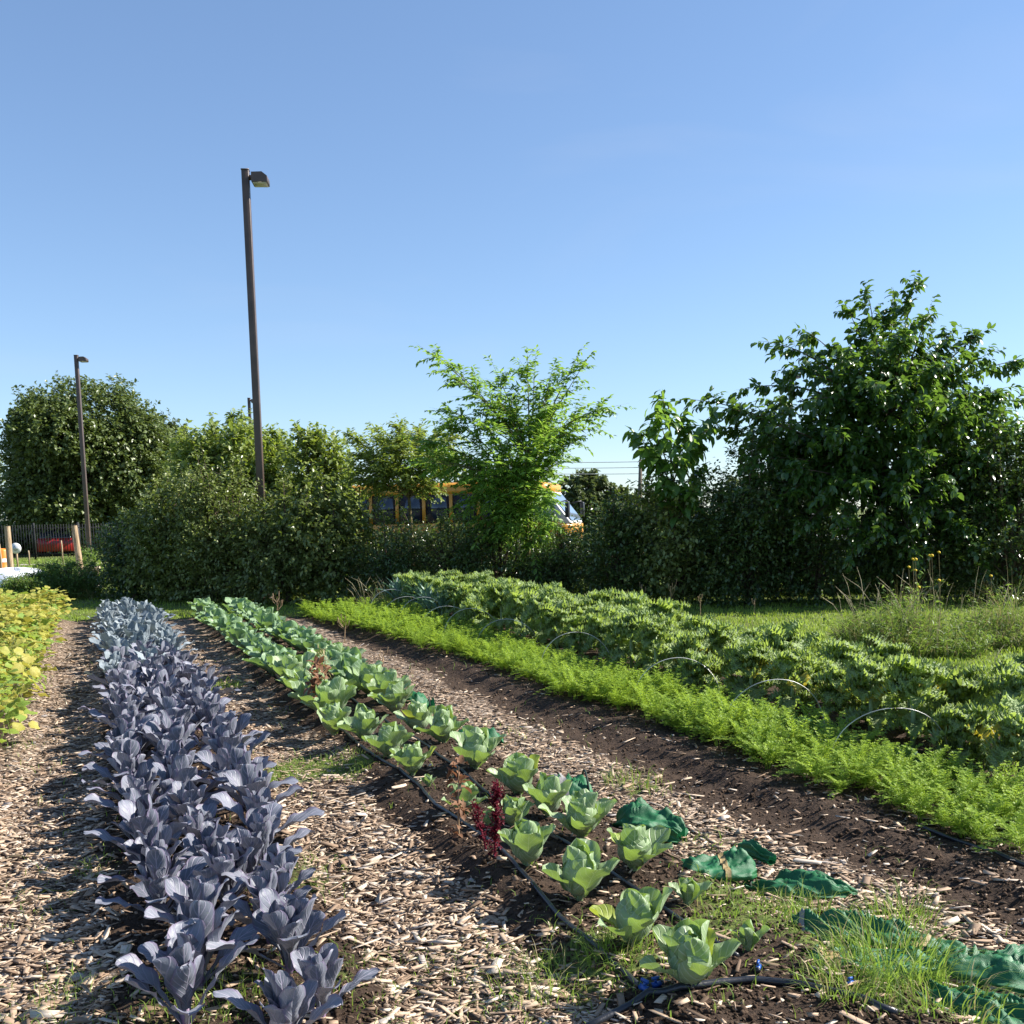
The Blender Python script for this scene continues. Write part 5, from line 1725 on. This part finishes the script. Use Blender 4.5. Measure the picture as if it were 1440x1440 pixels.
# ------------------------------------------------------------------ odd plants among the cabbages
def bolted(name, px, py, h, leafm, stemm, label, cat, n=40, ll=.05, lw=.025, lean=(0, 0), rad=.05, plume=False, seed=0):
    p = P(px, py, .06); z0 = fh(p.x, p.y); r = np.random.default_rng(seed)
    e = empty(name, (p.x, p.y, z0), 0, label, cat)
    b = MB(); t_ = np.linspace(0, 1, 7)
    b.tube(np.column_stack([lean[0] * t_ ** 1.5, lean[1] * t_, h * t_ - .02]), np.linspace(.007, .002, 7), 6, False)
    ax = lambda q: np.array([lean[0] * q ** 1.5, lean[1] * q, h * q])
    for q in range(6):
        q0 = r.uniform(.25, .8); a = r.random() * 6.28; A = ax(q0); B_ = A + np.array([math.cos(a) * rad, math.sin(a) * rad, h * .16])
        b.tube([A, (A + B_) / 2 + [0, 0, -.01], B_], [.003, .002, .0015], 5, False)
    b.obj('stalk', stemm, e, True)
    cr = Crown(seed + 40)
    q = r.random(n) ** .8
    B = np.array([ax(v) for v in q]); D = unit(r.normal(size=(n, 3)) * [1, 1, .4] + [0, 0, .5])
    cr.twigs(B, D, rad * r.uniform(.4, 1.2, n))
    V, F, W = cr.leaves(6 if plume else 2, ll, lw, .1 if not plume else -.1, .35, 0, big=not plume)
    link('flower_spike' if plume else 'leaves', make_mesh('leaves', V, F, leafm, W), e)['kind'] = 'stuff'


bolted('amaranth', 696, 1215, .34, M['amaranth'], M['amstem'], 'crimson amaranth spike standing among the near cabbages', 'amaranth', 110, .02, .011, (.02, 0), .035, True, 1)
bolted('amaranth', 684, 1205, .22, M['amaranth'], M['amstem'], 'short crimson amaranth shoot leaning left of the taller one', 'amaranth', 45, .018, .01, (-.06, 0), .03, True, 2)
bolted('bolted_lettuce', 645, 1182, .36, M['redbrown'], M['dry'], 'reddish brown bolted lettuce beside the drip pipe', 'lettuce', 26, .055, .03, (.01, 0), .04, False, 3)
bolted('withered_plant', 447, 1008, .40, M['redbrown'], M['dry'], 'withered brown plant in the left cabbage row', 'withered plant', 34, .08, .04, (.02, 0), .09, False, 4)
bolted('withered_plant', 462, 985, .42, M['drygrass'], M['dry'], 'pale dry plant just behind the withered brown one', 'withered plant', 30, .05, .014, (-.03, 0), .08, False, 5)


def dry_stalk(px, py, h, label, br=6, seed=0, spread=.3):
    p = P(px, py); r = random.Random(seed)
    e = empty('dry_stalk', (p.x, p.y, fh(p.x, p.y)), 0, label, 'dry stalk', 'dry weed stalks')
    b = MB(); b.tube([(0, 0, -.03), (r.uniform(-.02, .02), 0, h * .5), (r.uniform(-.04, .04), 0, h * .7)], [.008, .006, .004], 5, False); b.obj('stalk', M['dry'], e, True)
    b = MB()
    for q in range(br):
        a = r.random() * 6.28; z0 = h * r.uniform(.45, .7)
        b.tube([(0, 0, z0), (math.cos(a) * h * spread * .4, math.sin(a) * h * spread * .4, z0 + h * .12), (math.cos(a) * h * spread * .5, math.sin(a) * h * spread * .5, z0 + h * .28)], [.004, .003, .006], 5, False)
    b.obj('branches', M['dry'], e, True)


dry_stalk(392, 882, .55, 'dry branched weed stalk at the far end of the soil strip', 9, 1)
dry_stalk(484, 906, .40, 'thin dry branched weed on the soil strip beside carrots', 7, 2, .4)
dry_stalk(540, 955, .34, 'thin dry stalk at the right edge of the far cabbages', 4, 3)
dry_stalk(668, 1100, .2, 'tiny dry stalk between the cabbages', 3, 4)

# ------------------------------------------------------------------ tall weeds
def weed_patch(name, cx, cy, rx, ry, n, h, label, cat, seed, dry=.3, heads=40, leafn=60, flowers=0, hh=.55):
    r = np.random.default_rng(seed)
    e = empty(name, (cx, cy, 0), 0, label, cat); e["kind"] = "stuff"
    for nm, mt, cn in (('green_blades', M['grass'], int(n * (1 - dry))), ('dry_blades', M['drygrass'], int(n * dry))):
        a = r.random(cn) * 6.283; q = np.sqrt(r.random(cn))
        x_ = rx * q * np.cos(a); y_ = ry * q * np.sin(a)
        V, F, W = blades(x_, y_, np.maximum(full_h(x_ + cx, y_ + cy) * (cy < 17), 0) - .02, h * r.uniform(.3, 1.0, cn) * (1.1 - .6 * q) * (.35 + 1.3 * fbm(x_ * 2.5 + seed, y_ * 2.5, 77, 2)), r.uniform(.004, .010, cn), r.uniform(.1, 1.3, cn), 4, None, seed + 1)
        o = link(nm, make_mesh(nm, V, F, mt, W), e); o["kind"] = "stuff"
    if leafn:
        cr = Crown(seed + 7)
        a = r.random(leafn) * 6.283; q = np.sqrt(r.random(leafn))
        B = np.stack([rx * q * np.cos(a), ry * q * np.sin(a), np.full(leafn, .0)], -1)
        D = unit(np.stack([r.normal(size=leafn) * .3, r.normal(size=leafn) * .3, np.ones(leafn)], -1))
        cr.twigs(B, D, h * r.uniform(.35, 1.0, leafn) * (1.1 - .6 * q) * (.35 + 1.3 * fbm(B[:, 0] * 2.5 + seed, B[:, 1] * 2.5, 77, 2)))
        V, F, W = cr.leaves(16, .07, .022, .15, .3, 1)
        o = link('leafy_stems', make_mesh('leafy_stems', V, F, M['weed'], W), e); o["kind"] = "stuff"
        o = cr.wood.obj('stems', M['twig'], e); o["kind"] = "stuff"
    if heads:
        b = MB()
        for q in range(heads):
            a = r.random() * 6.283; s_ = math.sqrt(r.random()); x0, y0 = rx * s_ * math.cos(a), ry * s_ * math.sin(a)
            H = h * r.uniform(.5, .92); dx, dy = r.normal() * .16, r.normal() * .12
            pts = np.array([(x0, y0, 0), (x0 + dx * .3, y0 + dy * .3, H * .5), (x0 + dx, y0 + dy, H * .85), (x0 + dx * 1.6, y0 + dy * 1.6, H)])
            b.tube(pts, [.0016, .0016, .0035, .001], 4, False)
        o = b.obj('seed_heads', M['straw'], e); o["kind"] = "stuff"
    if flowers:
        b = MB(); b2 = MB()
        for q in range(flowers):
            a = r.random() * 6.283; s_ = math.sqrt(r.random()); x0, y0 = rx * .5 * s_ * math.cos(a) + rx * .1, ry * s_ * math.sin(a); H = h * r.uniform(.7, 1.05)
            b.tube([(x0, y0, H), (x0 + .01, y0, H + .015)], [.022, .012], 6)
            b2.tube([(x0, y0, 0), (x0 + .03, y0, H * .6), (x0, y0, H)], .0025, 4, False)
        b.obj('flowers', M['flower'], e); o = b2.obj('flower_stems', M['twig'], e); o['kind'] = 'stuff'
    return e


w0 = P(1280, 918)
weed_patch('weed_patch', w0.x, w0.y, .78, .7, 4200, 1.05, 'tall seeding weed patch on the lawn at the right', 'weeds', 50, .3, 34, 520, 9)
w1 = P(1420, 905)
weed_patch('weed_patch', w1.x, w1.y, .55, .8, 2400, .8, 'weed patch cut by the right edge of the picture', 'weeds', 60, .4, 14, 240, 2)
w1 = P(1210, 893)
weed_patch('weed_patch', w1.x, w1.y, .3, .4, 250, .35, 'low brownish weed clump at the left foot of the tall weeds', 'weeds', 61, .7, 6, 20)
w1 = P(530, 872)
weed_patch('weed_patch', w1.x, w1.y + .6, .45, .4, 420, .75, 'tall dry grass clump left of the kale bed end', 'weeds', 62, .55, 26, 10)
for i, (px, py, rx, ry, n_, h_, lb) in enumerate([(1400, 1085, .35, .55, 330, .42, 'tall grass growing through the nearest kale at the right edge'), (1330, 1040, .3, .4, 160, .36, 'grass growing between the near kale plants'),
                                                  (1230, 1010, .3, .4, 140, .34, 'grass among the yellow kale leaves'), (930, 955, .5, .4, 200, .32, 'long grass on the shaded front of the kale bed'),
                                                  (1440, 985, .4, .6, 260, .5, 'tall grass behind the kale at the right edge')]):
    w1 = P(px, py); weed_patch('grass_patch', w1.x, w1.y, rx, ry, n_, h_, lb, 'grass', 70 + i, .25, 5, 12)
for i, (px, py, h_, lb) in enumerate([(905, 862, .5, 'slim dry weed stalk at the lawn edge, left one'), (945, 866, .6, 'slim dry weed stalk at the lawn edge, middle one'), (985, 868, .35, 'slim dry weed stalk at the lawn edge, right one'), (1060, 866, .3, 'small dry weed stalk in front of the dark shrubs'),
                                      (880, 870, .45, 'dry weed stalk just behind the kale'), (770, 842, .8, 'tall dry weed stalk under the feathery sapling')]):
    dry_stalk(px, py, h_, lb, 5, 90 + i, .25)
# scrub of reeds at hedge foot
for i, (px, py, n_, h_, lb) in enumerate([(770, 848, 260, .8, 'scruffy grass under the feathery sapling'), (900, 848, 240, .5, 'dry stems at the foot of the dark hedge'), (95, 842, 300, .55, 'rough weeds in front of the leaning wooden post'), (40, 846, 260, .45, 'rough weeds in front of the white mound'),
                                          (120, 842, 200, .5, 'rough weeds beside the clay pot')]):
    w1 = P(px, py); weed_patch('grass_patch', w1.x, w1.y, .7, .35, n_, h_, lb, 'weeds', 110 + i, .45, 6, 20)

print('triangles', sum(len(m.loops) - 2 * len(m.polygons) for m in bpy.data.meshes), 'objects', len(bpy.data.objects))
